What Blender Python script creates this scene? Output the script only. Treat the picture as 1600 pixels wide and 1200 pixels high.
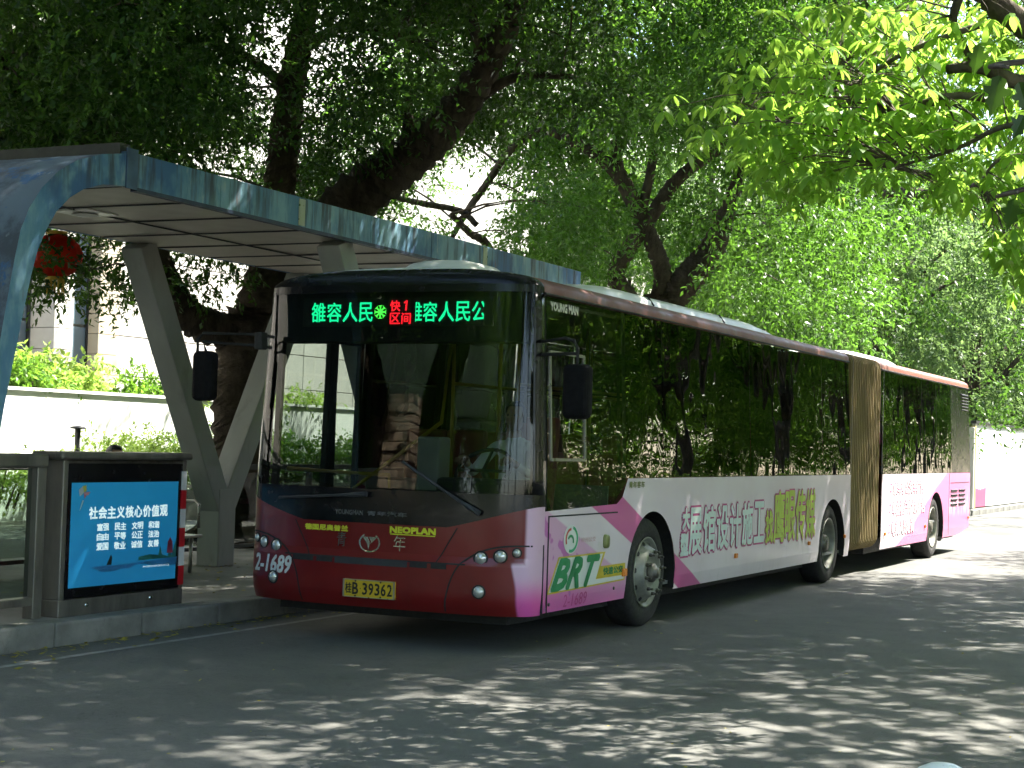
import bpy, bmesh, math, random
import numpy as np
from mathutils import Vector, Matrix
random.seed(7)
rng = np.random.default_rng(11)
PI = math.pi
scene = bpy.context.scene
for o in list(bpy.data.objects):
    bpy.data.objects.remove(o)
COL = scene.collection

# ------------------------------------------------------------------ camera, sky, sun, exposure
CAM = np.array([5.2639, -11.5058, 1.5935])
YAW, PITCH, ROLL, FPX = 0.4514, 0.0352, 0.0306, 2589.0
_f = np.array([-math.sin(YAW) * math.cos(PITCH), math.cos(YAW) * math.cos(PITCH), math.sin(PITCH)])
_r0 = np.array([math.cos(YAW), math.sin(YAW), 0.0])
_u0 = np.cross(_r0, _f)
_r = _r0 * math.cos(ROLL) + _u0 * math.sin(ROLL)
_u = -_r0 * math.sin(ROLL) + _u0 * math.cos(ROLL)
cd = bpy.data.cameras.new('camera')
cam = bpy.data.objects.new('camera', cd)
COL.objects.link(cam)
m3 = Matrix((_r, _u, -_f)).transposed()
cam.matrix_world = Matrix.Translation(Vector(CAM)) @ m3.to_4x4()
cd.sensor_fit = 'HORIZONTAL'
cd.sensor_width = 36.0
cd.lens = FPX / 1600 * 36
cd.clip_start, cd.clip_end = 0.1, 2000
scene.camera = cam

SUN = Vector((0.36, 0.45, 0.82)).normalized()
world = bpy.data.worlds.new('World')
scene.world = world
world.use_nodes = True
nt = world.node_tree
for n in list(nt.nodes):
    nt.nodes.remove(n)
sky = nt.nodes.new('ShaderNodeTexSky')
sky.sky_type = 'NISHITA'
sky.sun_disc = False
sky.sun_elevation = math.asin(SUN.z)
sky.sun_rotation = math.atan2(SUN.x, SUN.y)
sky.air_density, sky.dust_density, sky.ozone_density = 1.0, 2.0, 1.0
bg = nt.nodes.new('ShaderNodeBackground')
bg.inputs['Strength'].default_value = 0.15
wo = nt.nodes.new('ShaderNodeOutputWorld')
nt.links.new(sky.outputs[0], bg.inputs['Color'])
nt.links.new(bg.outputs[0], wo.inputs['Surface'])

sl = bpy.data.lights.new('sun', 'SUN')
sl.energy = 5.0
sl.angle = math.radians(0.53)
sl.color = (1.0, 0.95, 0.86)
so = bpy.data.objects.new('sun', sl)
COL.objects.link(so)
so.location = (20, 25, 40)
so.rotation_euler = SUN.to_track_quat('Z', 'Y').to_euler()

vs = scene.view_settings
scene.display_settings.display_device = 'sRGB'
vs.view_transform = 'Standard'
vs.look = 'None'
vs.exposure = 2.4
vs.gamma = 1.0
vs.use_curve_mapping = False
scene.render.engine = 'CYCLES'
cy = scene.cycles
cy.max_bounces = 6
cy.diffuse_bounces = 3
cy.glossy_bounces = 3
cy.transmission_bounces = 4
cy.transparent_max_bounces = 12
cy.caustics_reflective = cy.caustics_refractive = False
cy.sample_clamp_indirect = 6.0
cy.use_denoising = True
cy.use_adaptive_sampling = True
cy.adaptive_threshold = 0.03
cy.volume_bounces = 0

# ------------------------------------------------------------------ helpers: objects
def tag(o, label=None, cat=None, group=None, kind=None):
    if label: o['label'] = label
    if cat: o['category'] = cat
    if group: o['group'] = group
    if kind: o['kind'] = kind
    return o

def thing(name, label, cat, loc=(0, 0, 0), group=None, kind=None):
    o = bpy.data.objects.new(name, None)
    o.empty_display_size = 0.2
    COL.objects.link(o)
    o.location = loc
    return tag(o, label, cat, group, kind)

def root_loc(p):
    v = Vector((0, 0, 0))
    while p is not None:
        v += Vector(p.location)
        p = p.parent
    return v

def link(name, me, parent=None, loc=None):
    o = bpy.data.objects.new(name, me)
    COL.objects.link(o)
    o.parent = parent
    if loc is not None:
        o.location = loc
    return o

def rot(axis, deg):
    return Matrix.Rotation(math.radians(deg), 3, axis)

class MB:
    """collects faces, given in world coordinates; build() makes ONE mesh object"""
    def __init__(s):
        s.v, s.f, s.m = [], [], []
    def add(s, vs, fs, m=0):
        o = len(s.v)
        s.v += [tuple(p) for p in vs]
        for f in fs:
            s.f.append([i + o for i in f]); s.m.append(m)
        return s
    def box(s, x0, x1, y0, y1, z0, z1, m=0):
        v = [(x0, y0, z0), (x1, y0, z0), (x1, y1, z0), (x0, y1, z0), (x0, y0, z1), (x1, y0, z1), (x1, y1, z1), (x0, y1, z1)]
        return s.add(v, [(0, 3, 2, 1), (4, 5, 6, 7), (0, 1, 5, 4), (1, 2, 6, 5), (2, 3, 7, 6), (3, 0, 4, 7)], m)
    def obox(s, c, size, R=None, m=0):
        R = R or Matrix.Identity(3)
        c = Vector(c); v = []
        for dz in (-.5, .5):
            for dx, dy in ((-.5, -.5), (.5, -.5), (.5, .5), (-.5, .5)):
                v.append(c + R @ Vector((dx * size[0], dy * size[1], dz * size[2])))
        return s.add(v, [(0, 3, 2, 1), (4, 5, 6, 7), (0, 1, 5, 4), (1, 2, 6, 5), (2, 3, 7, 6), (3, 0, 4, 7)], m)
    def beam(s, a, b, w, h, up=(0, 0, 1), m=0):
        a, b = Vector(a), Vector(b)
        d = (b - a).normalized(); up = Vector(up)
        x = d.cross(up).normalized() * (w / 2); y = x.cross(d).normalized() * (h / 2)
        v = [a - x - y, a + x - y, a + x + y, a - x + y, b - x - y, b + x - y, b + x + y, b - x + y]
        return s.add(v, [(0, 3, 2, 1), (4, 5, 6, 7), (0, 1, 5, 4), (1, 2, 6, 5), (2, 3, 7, 6), (3, 0, 4, 7)], m)
    def tube(s, pts, rad, n=8, cap=True, m=0, jitter=0):
        pts = [Vector(p) for p in pts]
        if not hasattr(rad, '__len__'): rad = [rad] * len(pts)
        ref = None; rings = []
        for i, p in enumerate(pts):
            d = (pts[min(i + 1, len(pts) - 1)] - pts[max(i - 1, 0)])
            if d.length < 1e-9: d = Vector((0, 0, 1))
            d.normalize()
            if ref is None:
                ref = Vector((1, 0, 0)) if abs(d.x) < .8 else Vector((0, 1, 0))
            a = d.cross(ref).normalized(); b = d.cross(a).normalized(); ref = b.cross(d)
            ref = -b if False else ref
            rings.append([p + (a * math.cos(2 * PI * k / n) + b * math.sin(2 * PI * k / n)) * rad[i] * (1 + (random.uniform(-jitter, jitter) if jitter else 0)) for k in range(n)])
        o = len(s.v)
        for r in rings: s.v += [tuple(q) for q in r]
        for i in range(len(rings) - 1):
            for k in range(n):
                k2 = (k + 1) % n
                s.f.append([o + i * n + k, o + i * n + k2, o + (i + 1) * n + k2, o + (i + 1) * n + k]); s.m.append(m)
        if cap:
            s.f.append([o + k for k in range(n)][::-1]); s.m.append(m)
            e = o + (len(rings) - 1) * n
            s.f.append([e + k for k in range(n)]); s.m.append(m)
        return s
    def lathe(s, prof, c, axis=(0, 0, 1), n=24, m=0, a0=0, a1=2 * PI):
        """prof: list of (radius, height along axis)"""
        ax = Vector(axis).normalized(); c = Vector(c)
        t = Vector((1, 0, 0)) if abs(ax.x) < .8 else Vector((0, 0, 1))
        a = ax.cross(t).normalized(); b = ax.cross(a)
        full = abs(a1 - a0 - 2 * PI) < 1e-6
        nn = n if full else n + 1
        o = len(s.v)
        for r, h in prof:
            for k in range(nn):
                w = a0 + (a1 - a0) * k / n
                s.v.append(tuple(c + ax * h + (a * math.cos(w) + b * math.sin(w)) * r))
        for i in range(len(prof) - 1):
            for k in range(n):
                k2 = (k + 1) % nn
                s.f.append([o + i * nn + k, o + i * nn + k2, o + (i + 1) * nn + k2, o + (i + 1) * nn + k]); s.m.append(m)
        return s
    def grid(s, P, m=0, flip=False):
        """P: rows of points"""
        o = len(s.v); nr, nc = len(P), len(P[0])
        for r in P: s.v += [tuple(q) for q in r]
        for i in range(nr - 1):
            for j in range(nc - 1):
                q = [o + i * nc + j, o + i * nc + j + 1, o + (i + 1) * nc + j + 1, o + (i + 1) * nc + j]
                s.f.append(q[::-1] if flip else q)
                s.m.append(m(i, j) if callable(m) else m)
        return s
    def build(s, name, mats, parent=None, smooth=False, bevel=0, base=None, solid=0, weld=False):
        b = root_loc(parent) if parent is not None else Vector(base or (0, 0, 0))
        me = bpy.data.meshes.new(name)
        me.from_pydata([(x - b.x, y - b.y, z - b.z) for x, y, z in s.v], [], s.f)
        if not isinstance(mats, (list, tuple)): mats = [mats]
        for mm in mats: me.materials.append(mm)
        if len(mats) > 1: me.polygons.foreach_set('material_index', s.m)
        if weld:
            bm = bmesh.new(); bm.from_mesh(me); bmesh.ops.remove_doubles(bm, verts=bm.verts, dist=1e-4)
            bmesh.ops.recalc_face_normals(bm, faces=bm.faces); bm.to_mesh(me); bm.free()
        if smooth: me.polygons.foreach_set('use_smooth', [True] * len(me.polygons))
        me.update()
        o = link(name, me, parent, None if parent is not None else b)
        if solid:
            md = o.modifiers.new('solid', 'SOLIDIFY'); md.thickness = solid; md.offset = -1
        if bevel:
            md = o.modifiers.new('bevel', 'BEVEL'); md.width = bevel; md.segments = 2; md.limit_method = 'ANGLE'
        if smooth and bevel == 0 and smooth == 'auto':
            pass
        return o

def copy_tree(o, parent=None):
    c = o.copy(); COL.objects.link(c); c.parent = parent
    for ch in list(o.children): copy_tree(ch, c)
    return c

def mesh_np(name, V, F, mats, parent=None, var=None, base=None, smooth=False):
    """V (n,3), F (m,4) numpy quads -> one mesh object"""
    b = np.array(root_loc(parent)) if parent is not None else np.array(base if base is not None else (0, 0, 0), float)
    me = bpy.data.meshes.new(name)
    n, m, k = len(V), len(F), F.shape[1]
    me.vertices.add(n); me.vertices.foreach_set('co', (V - b).astype(np.float32).ravel())
    me.loops.add(m * k); me.loops.foreach_set('vertex_index', F.astype(np.int32).ravel())
    me.polygons.add(m); me.polygons.foreach_set('loop_start', (np.arange(m) * k).astype(np.int32))
    me.polygons.foreach_set('loop_total', np.full(m, k, np.int32))
    if smooth: me.polygons.foreach_set('use_smooth', np.ones(m, bool))
    if not isinstance(mats, (list, tuple)): mats = [mats]
    for mm in mats: me.materials.append(mm)
    if var is not None:
        at = me.attributes.new('var', 'FLOAT', 'POINT'); at.data.foreach_set('value', var.astype(np.float32))
    me.update(calc_edges=True)
    return link(name, me, parent, None if parent is not None else Vector(b))

# ------------------------------------------------------------------ helpers: materials
class X:
    """a shader value; operators add Math nodes"""
    def __init__(s, t, k): s.t, s.k = t, k
    def op(s, o, b=None, c=None, clamp=False):
        n = s.t.nodes.new('ShaderNodeMath'); n.operation = o; n.use_clamp = clamp
        for i, v in enumerate((s, b, c)):
            if v is None: continue
            if isinstance(v, X): s.t.links.new(v.k, n.inputs[i])
            else: n.inputs[i].default_value = float(v)
        return X(s.t, n.outputs[0])
    def __add__(s, b): return s.op('ADD', b)
    def __sub__(s, b): return s.op('SUBTRACT', b)
    def __mul__(s, b): return s.op('MULTIPLY', b)
    def mx(s, b): return s.op('MAXIMUM', b)
    def mn(s, b): return s.op('MINIMUM', b)
    def inv(s): return (s * -1.0) + 1.0
    def ramp(s, a, b, lo=0.0, hi=1.0):
        n = s.t.nodes.new('ShaderNodeMapRange'); n.interpolation_type = 'SMOOTHSTEP'
        s.t.links.new(s.k, n.inputs[0])
        for i, v in zip((1, 2, 3, 4), (a, b, lo, hi)): n.inputs[i].default_value = v
        return X(s.t, n.outputs[0])

class Mat:
    def __init__(s, name, rough=.5, metal=0., spec=.5, coat=0.):
        s.m = bpy.data.materials.new(name); s.m.use_nodes = True
        s.t = s.m.node_tree
        s.b = s.t.nodes['Principled BSDF']; s.out = s.t.nodes['Material Output']
        s.b.inputs['Roughness'].default_value = rough
        s.b.inputs['Metallic'].default_value = metal
        s.b.inputs['Specular IOR Level'].default_value = spec
        if coat:
            s.b.inputs['Coat Weight'].default_value = coat; s.b.inputs['Coat Roughness'].default_value = .06
        s.tc = s.t.nodes.new('ShaderNodeTexCoord')
    def node(s, t, **k):
        n = s.t.nodes.new(t)
        for a, b in k.items():
            if a in n.inputs: n.inputs[a].default_value = b
            else: setattr(n, a, b)
        return n
    def coord(s, scale=(1, 1, 1)):
        mp = s.t.nodes.new('ShaderNodeMapping'); mp.inputs['Scale'].default_value = scale
        s.t.links.new(s.tc.outputs['Object'], mp.inputs['Vector'])
        return mp.outputs[0]
    def noise(s, scale=5., detail=4., rough=.55, stretch=(1, 1, 1), dist=0.):
        n = s.t.nodes.new('ShaderNodeTexNoise')
        n.inputs['Scale'].default_value = scale; n.inputs['Detail'].default_value = detail
        n.inputs['Roughness'].default_value = rough; n.inputs['Distortion'].default_value = dist
        s.t.links.new(s.coord(stretch), n.inputs['Vector'])
        return X(s.t, n.outputs['Fac'])
    def xyz(s):
        n = s.t.nodes.new('ShaderNodeSeparateXYZ'); s.t.links.new(s.tc.outputs['Object'], n.inputs[0])
        return [X(s.t, n.outputs[i]) for i in range(3)]
    def attr(s, name):
        n = s.t.nodes.new('ShaderNodeAttribute'); n.attribute_name = name
        return X(s.t, n.outputs['Fac'])
    def objrand(s):
        n = s.t.nodes.new('ShaderNodeObjectInfo'); return X(s.t, n.outputs['Random'])
    def mix(s, fac, a, b):
        n = s.t.nodes.new('ShaderNodeMix'); n.data_type = 'RGBA'
        s.t.links.new(fac.k, n.inputs[0]) if isinstance(fac, X) else setattr(n.inputs[0], 'default_value', fac)
        for i, c in ((6, a), (7, b)):
            if isinstance(c, (tuple, list)): n.inputs[i].default_value = (*c[:3], 1)
            else: s.t.links.new(c, n.inputs[i])
        return n.outputs[2]
    def col(s, c):
        if isinstance(c, (tuple, list)): s.b.inputs['Base Color'].default_value = (*c[:3], 1)
        else: s.t.links.new(c, s.b.inputs['Base Color'])
        return s
    def rough(s, x): s.t.links.new(x.k, s.b.inputs['Roughness']); return s
    def bump(s, h, strength=.3, dist=.01):
        n = s.t.nodes.new('ShaderNodeBump'); n.inputs['Strength'].default_value = strength; n.inputs['Distance'].default_value = dist
        s.t.links.new(h.k, n.inputs['Height']); s.t.links.new(n.outputs[0], s.b.inputs['Normal'])
        return s

def mul(c, k): return tuple(min(1, a * k) for a in c)

def pm(name, c, rough=.5, var=.25, scale=4., metal=0., bump=0., bscale=60., coat=0., spec=.5, dirt=None, stretch=(1, 1, 1)):
    """plain procedural material: colour varied by two noises, optional bump and dirt"""
    M = Mat(name, rough, metal, spec, coat)
    n = M.noise(scale, 5, .6, stretch).ramp(.3, .7)
    k = M.mix(n, mul(c, 1 - var), mul(c, 1 + var))
    if dirt:
        d = M.noise(scale * 2.3, 8, .7, stretch).ramp(.55, .75)
        k = M.mix(d * dirt[1], k, dirt[0])
    k = M.mix(M.objrand() * .22, k, mul(c, .72))
    M.col(k)
    M.rough(M.noise(scale * 3, 4).ramp(.2, .8, max(.02, rough - .1), min(1, rough + .12)))
    if bump: M.bump(M.noise(bscale, 6, .65), bump, .01)
    return M.m

def emit(name, c, s):
    M = Mat(name); M.col((.02, .02, .02))
    M.b.inputs['Emission Color'].default_value = (*c, 1); M.b.inputs['Emission Strength'].default_value = s
    return M.m

def glass(name, tint, ior=1.5, ripple=0., rough=0.0, rscale=1.2, haze=0.0):
    """thin pane: transparent with tint, fresnel mirror on top"""
    m = bpy.data.materials.new(name); m.use_nodes = True; t = m.node_tree
    for n in list(t.nodes): t.nodes.remove(n)
    out = t.nodes.new('ShaderNodeOutputMaterial'); mx = t.nodes.new('ShaderNodeMixShader')
    tr = t.nodes.new('ShaderNodeBsdfTransparent'); gl = t.nodes.new('ShaderNodeBsdfGlossy'); fr = t.nodes.new('ShaderNodeFresnel')
    tr.inputs[0].default_value = (*tint, 1); gl.inputs['Roughness'].default_value = rough; fr.inputs['IOR'].default_value = ior
    ge = t.nodes.new('ShaderNodeNewGeometry'); mr = t.nodes.new('ShaderNodeMapRange')
    t.links.new(ge.outputs['Backfacing'], mr.inputs[0]); mr.inputs[3].default_value = ior; mr.inputs[4].default_value = 1 / ior
    t.links.new(mr.outputs[0], fr.inputs['IOR'])
    if ripple:
        tc = t.nodes.new('ShaderNodeTexCoord'); no = t.nodes.new('ShaderNodeTexNoise'); bp = t.nodes.new('ShaderNodeBump')
        no.inputs['Scale'].default_value = rscale; no.inputs['Detail'].default_value = 1.5
        bp.inputs['Strength'].default_value = 1.0; bp.inputs['Distance'].default_value = ripple
        t.links.new(tc.outputs['Object'], no.inputs['Vector']); t.links.new(no.outputs[0], bp.inputs['Height'])
        t.links.new(bp.outputs[0], gl.inputs['Normal'])
    base = tr.outputs[0]
    if haze:
        df = t.nodes.new('ShaderNodeBsdfDiffuse'); df.inputs[0].default_value = (.5, .5, .45, 1)
        m2 = t.nodes.new('ShaderNodeMixShader'); m2.inputs[0].default_value = haze
        t.links.new(tr.outputs[0], m2.inputs[1]); t.links.new(df.outputs[0], m2.inputs[2]); base = m2.outputs[0]
    t.links.new(fr.outputs[0], mx.inputs[0]); t.links.new(base, mx.inputs[1]); t.links.new(gl.outputs[0], mx.inputs[2])
    t.links.new(mx.outputs[0], out.inputs['Surface'])
    return m

def leafmat(name, dark, light, trans, tmix=.4, rough=.4):
    M = Mat(name, rough, 0, .28)
    v = M.attr('var')
    M.col(M.mix(v, dark, light))
    tr = M.t.nodes.new('ShaderNodeBsdfTranslucent')
    M.t.links.new(M.mix(v, mul(trans, .7), trans), tr.inputs['Color'])
    mx = M.t.nodes.new('ShaderNodeMixShader'); mx.inputs[0].default_value = tmix
    M.t.links.new(M.b.outputs[0], mx.inputs[1]); M.t.links.new(tr.outputs[0], mx.inputs[2])
    M.t.links.new(mx.outputs[0], M.out.inputs['Surface'])
    return M.m

# ------------------------------------------------------------------ helpers: lettering (built-in font outlines as flat meshes)
_tx = {}
def text2d(s):
    if s in _tx: return _tx[s]
    cu = bpy.data.curves.new('t', 'FONT'); cu.body = s; cu.size = 1; cu.resolution_u = 2
    ob = bpy.data.objects.new('t', cu); COL.objects.link(ob)
    dg = bpy.context.evaluated_depsgraph_get()
    me = bpy.data.meshes.new_from_object(ob.evaluated_get(dg))
    V = np.array([v.co[:2] for v in me.vertices]).reshape(-1, 2); F = [list(p.vertices) for p in me.polygons]
    bpy.data.objects.remove(ob); bpy.data.curves.remove(cu); bpy.data.meshes.remove(me)
    _tx[s] = (V, F)
    return V, F

def lettering(mb, s, box, fmap, bold=0.0, shear=0.0, m=0, clip=None):
    """fit text s into box (u0,u1,v0,v1) and place through fmap(u,v,lift)->point; bold: stroke growth in metres"""
    V, F = text2d(s)
    if len(V) == 0: return
    a, b = V.min(0), V.max(0)
    U = (V - a) / np.maximum(b - a, 1e-6)
    u = box[0] + U[:, 0] * (box[1] - box[0]); v = box[2] + U[:, 1] * (box[3] - box[2])
    u = u + shear * (v - box[2])
    if clip:
        bm = bmesh.new()
        vv = [bm.verts.new((x, y, 0)) for x, y in zip(u, v)]
        for f in F:
            try: bm.faces.new([vv[i] for i in f])
            except ValueError: pass
        for co, no in clip:
            bmesh.ops.bisect_plane(bm, geom=bm.verts[:] + bm.edges[:] + bm.faces[:], plane_co=co, plane_no=no, clear_outer=True)
        bm.verts.index_update(); bm.verts.ensure_lookup_table()
        u = np.array([q.co.x for q in bm.verts]); v = np.array([q.co.y for q in bm.verts]); F = [[q.index for q in f.verts] for f in bm.faces]; bm.free()
    sh = [(0, 0)]
    if bold:
        n = 8 if bold > .012 else 4
        sh += [(bold * math.cos(2 * PI * (k + .5) / n), bold * math.sin(2 * PI * (k + .5) / n)) for k in range(n)]
    for k, (du, dv) in enumerate(sh):
        mb.add([fmap(x + du, y + dv, k * .00012) for x, y in zip(u, v)], F, m)

# ------------------------------------------------------------------ helpers: bodies grown with the Skin modifier
def skin_mesh(nodes, edges, sub=2):
    bm = bmesh.new(); ly = bm.verts.layers.skin.verify(); idx = {}
    for k, (p, r) in nodes.items():
        v = bm.verts.new(p); v[ly].radius = (r if hasattr(r, '__len__') else (r, r)); v[ly].use_root = (k == 'root'); idx[k] = v
    for a, b in edges: bm.edges.new((idx[a], idx[b]))
    me = bpy.data.meshes.new('sk'); bm.to_mesh(me); bm.free()
    ob = bpy.data.objects.new('sk', me); COL.objects.link(ob)
    ob.modifiers.new('s', 'SKIN').use_smooth_shade = True
    sb = ob.modifiers.new('u', 'SUBSURF'); sb.levels = sub; sb.render_levels = sub
    dg = bpy.context.evaluated_depsgraph_get()
    out = bpy.data.meshes.new_from_object(ob.evaluated_get(dg))
    bpy.data.objects.remove(ob); bpy.data.meshes.remove(me)
    for p in out.polygons: p.use_smooth = True
    return out
# ------------------------------------------------------------------ materials of the place
def at(px, py, D):
    """world point D metres along the view axis, at photograph pixel (px,py)"""
    return CAM + (_f + _r * ((px - 800) / FPX) + _u * ((600 - py) / FPX)) * D
def to_px(P):
    d = np.asarray(P) - CAM; z = d @ _f
    return 800 + FPX * (d @ _r) / z, 600 - FPX * (d @ _u) / z, z

def asphalt():
    M = Mat('asphalt', .85, 0, .35)
    big = M.noise(.35, 5, .6).ramp(.3, .7); mid = M.noise(3.0, 6, .65).ramp(.35, .7)
    fine = M.noise(140, 3, .7); grit = M.noise(420, 2, .6).ramp(.62, .74)
    c = M.mix(big, (.118, .118, .105), (.17, .167, .148))
    c = M.mix(mid * .5, c, (.10, .101, .094))
    c = M.mix(fine.ramp(.35, .7) * .55, c, (.06, .063, .063))
    c = M.mix(grit * .5, c, (.30, .30, .28))
    stain = M.noise(.8, 3, .5, (1, .35, 1)).ramp(.58, .72)
    c = M.mix(stain * .45, c, (.05, .05, .047))
    cr = M.noise(1.6, 6, .7, (1, 1, 1), .6)
    crack = (cr - .5).op('ABSOLUTE').ramp(.0, .006, 1, 0)
    c = M.mix(crack * .5, c, (.03, .03, .03))
    M.col(c).rough(M.noise(30, 4).ramp(.2, .8, .72, .95))
    M.bump(fine * .7 + grit * .5 + mid * .3, .55, .012)
    return M.m
M_ROAD = asphalt()
M_CONC = pm('kerb concrete', (.17, .17, .155), .85, .3, 3, bump=.5, bscale=90, dirt=((.06, .06, .05), .7))
M_PAVE = pm('pavement concrete', (.21, .21, .19), .85, .25, 1.2, bump=.4, bscale=120, dirt=((.08, .08, .07), .6))
M_LINE = pm('worn road paint', (.24, .24, .225), .8, .3, 9, dirt=((.11, .11, .11), 1.0))
M_EARTH = pm('earth ground', (.10, .085, .06), .95, .4, 1.0, bump=.6, bscale=30)
M_WHITEWALL = pm('white render wall', (.78, .78, .75), .8, .06, .8, bump=.15, bscale=70, dirt=((.45, .44, .4), .35))
M_STONE = pm('cladding stone', (.52, .50, .45), .6, .1, 1.5, bump=.1, bscale=80)
M_STONE2 = pm('tan cladding stone', (.40, .35, .26), .6, .12, 1.5, bump=.1, bscale=80)
M_BRICK = pm('red planter brick', (.33, .16, .10), .8, .25, 6, bump=.4, bscale=90)
M_DARK = pm('dark painted metal', (.018, .02, .02), .5, .3, 8)
M_STEEL = pm('stainless steel', (.42, .41, .37), .34, .2, 5, metal=.85, stretch=(1, 1, .2))
M_STEELD = pm('tarnished steel', (.20, .19, .165), .42, .3, 5, metal=.7, stretch=(1, 1, .2), dirt=((.07, .065, .05), .6))
M_PANE = pm('building window glass', (.10, .14, .17), .12, .2, .6, spec=.8)
M_WHITE = pm('white gloss paint', (.8, .8, .78), .35, .05, 3)
M_BARK = None
def bark(name, a, b):
    M = Mat(name, .95, 0, .2)
    n = M.noise(9, 8, .7, (1, 1, .25)); k = M.noise(2.2, 4, .6)
    M.col(M.mix((n * .6 + k * .4).ramp(.35, .65), a, b)); M.bump(n, .9, .03)
    return M.m
M_BARK = bark('dark fig bark', (.035, .028, .02), (.10, .08, .06))
M_BARK2 = bark('grey brown bark', (.06, .05, .04), (.16, .135, .105))
M_LEAF = leafmat('fig leaves', (.016, .040, .010), (.060, .13, .026), (.13, .29, .03), .34, .38)
M_LEAFM = leafmat('mid green leaves', (.030, .078, .012), (.09, .20, .03), (.28, .54, .05), .5, .4)
M_LEAFB = leafmat('fig leaves in sun', (.018, .050, .010), (.065, .15, .024), (.17, .38, .035), .4, .4)  # lit copy of the fig leaf, sunlight put into its colour
M_LEAFP = leafmat('pale broad leaves', (.08, .19, .02), (.18, .36, .05), (.42, .70, .09), .55, .4)
M_LEAFD = leafmat('grey green distant leaves', (.045, .085, .035), (.12, .20, .075), (.26, .42, .12), .45, .5)  # haze of distance put into the leaf colour, paler and greyer
M_LEAFY = leafmat('yellow green shrub leaves', (.14, .24, .04), (.30, .45, .08), (.45, .62, .12), .45, .5)
M_GRASSY = leafmat('strap leaves', (.05, .10, .025), (.12, .20, .05), (.25, .38, .10), .4, .5)

# ------------------------------------------------------------------ ground, road, pavement, kerbs
def sheet(name, x0, x1, y0, y1, z, m, kind='structure'):
    o = MB().add([(x0, y0, z), (x1, y0, z), (x1, y1, z), (x0, y1, z)], [(0, 1, 2, 3)]).build(name, m)
    return tag(o, kind=kind)
sheet('ground', -700, 700, -700, 900, -.03, M_EARTH)
sheet('road', -3.06, 6.5, -60, 320, 0, M_ROAD)
PZ = .17
mb = MB().box(-13, -3.18, -60, 32.5, -.02, PZ)
tag(mb.build('pavement', M_PAVE), kind='structure')
tag(MB().box(6.65, 10.0, -60, 320, -.02, .15).build('footpath', M_PAVE), kind='structure')
tag(MB().box(-9, -3.14, 32.5, 320, -.02, .15).build('far_pavement', M_PAVE), kind='structure')
# kerb stones
def kerb(name, xa, xb, y0, y1, h, step):
    r = thing(name, None, None, (xa, y0, 0), kind='structure')
    proto = MB().box(xa, xb, y0, y0 + step - .012, -.02, h).build('kerb_stone', M_CONC, r, bevel=.018)
    n = int((y1 - y0) / step)
    for i in range(1, n):
        c = proto.copy(); COL.objects.link(c); c.parent = r
        c.location = (random.uniform(-.006, .006), i * step, random.uniform(-.006, .004))
    return r
kerb('kerb', -3.18, -2.98, -12, 34, PZ + .006, 1.0)
kerb('kerb_opposite', 6.47, 6.65, -14, 60, .15, 1.5)
kerb('kerb_far', -3.14, -2.96, 34, 74, .15, 1.0)
tag(MB().add([(-2.58, -14, .004), (-2.51, -14, .004), (-2.51, 60, .004), (-2.58, 60, .004)], [(0, 1, 2, 3)]).build('gutter_line', M_LINE), kind='structure')

# fallen leaves along the kerb and on the platform
def flat_leaves(name, n, fn, m, zs, L=(.03, .07)):
    P = np.array([fn() for _ in range(n)]); ang = rng.uniform(0, 2 * PI, n); l = rng.uniform(*L, n)
    d = np.stack([np.cos(ang), np.sin(ang), rng.normal(0, .15, n)], 1); s = np.stack([-np.sin(ang), np.cos(ang), rng.normal(0, .2, n)], 1)
    V = np.stack([P - d * l[:, None] * .5, P + s * l[:, None] * .25, P + d * l[:, None] * .5, P - s * l[:, None] * .25], 1)
    V[:, :, 2] = np.maximum(V[:, :, 2], zs + .004)
    F = np.arange(n * 4).reshape(-1, 4)
    return tag(mesh_np(name, V.reshape(-1, 3), F, m, var=np.repeat(rng.uniform(0, 1, n), 4)), kind='stuff')
M_FALL = leafmat('fallen yellow leaves', (.20, .16, .02), (.42, .36, .05), (.3, .25, .03), .2, .6)
flat_leaves('fallen_leaves', 420, lambda: (-2.97 + abs(random.gauss(0, .17)), random.uniform(-6, 3), .012), M_FALL, 0)
tag(bpy.data.objects['fallen_leaves'], 'small yellow fallen leaves scattered in the gutter along the kerb', 'leaves')
o = flat_leaves('fallen_leaves', 200, lambda: (random.uniform(-2.4, 5), random.uniform(-8, 4), .012), M_FALL, 0, (.015, .04))
tag(o, 'sparse yellow leaf bits scattered over the asphalt road', 'leaves')
o = flat_leaves('fallen_leaves', 260, lambda: (random.uniform(-6.2, -3.3), random.uniform(-1, 6), PZ + .012), M_FALL, PZ)
tag(o, 'dry fallen leaves lying on the shelter platform', 'leaves')

# ------------------------------------------------------------------ white garden wall, building behind
wr = thing('garden_wall', 'long white rendered garden wall glaring in the sun behind the bus shelter', 'wall', (-12.6, 16, PZ))
MB().box(-12.85, -12.5, -10, 33, 0, 2.16).build('wall_body', M_WHITEWALL, wr, bevel=.02)
for y in np.arange(-9, 33, 2.0):
    MB().box(-12.9, -12.46, y, y + 1.99, 2.16, 2.21).build('coping_stone', M_WHITEWALL, wr)
tag(MB().box(-17.2, -12.85, -10, 33, -.02, 1.95).build('garden_bed', M_EARTH), kind='structure')

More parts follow.
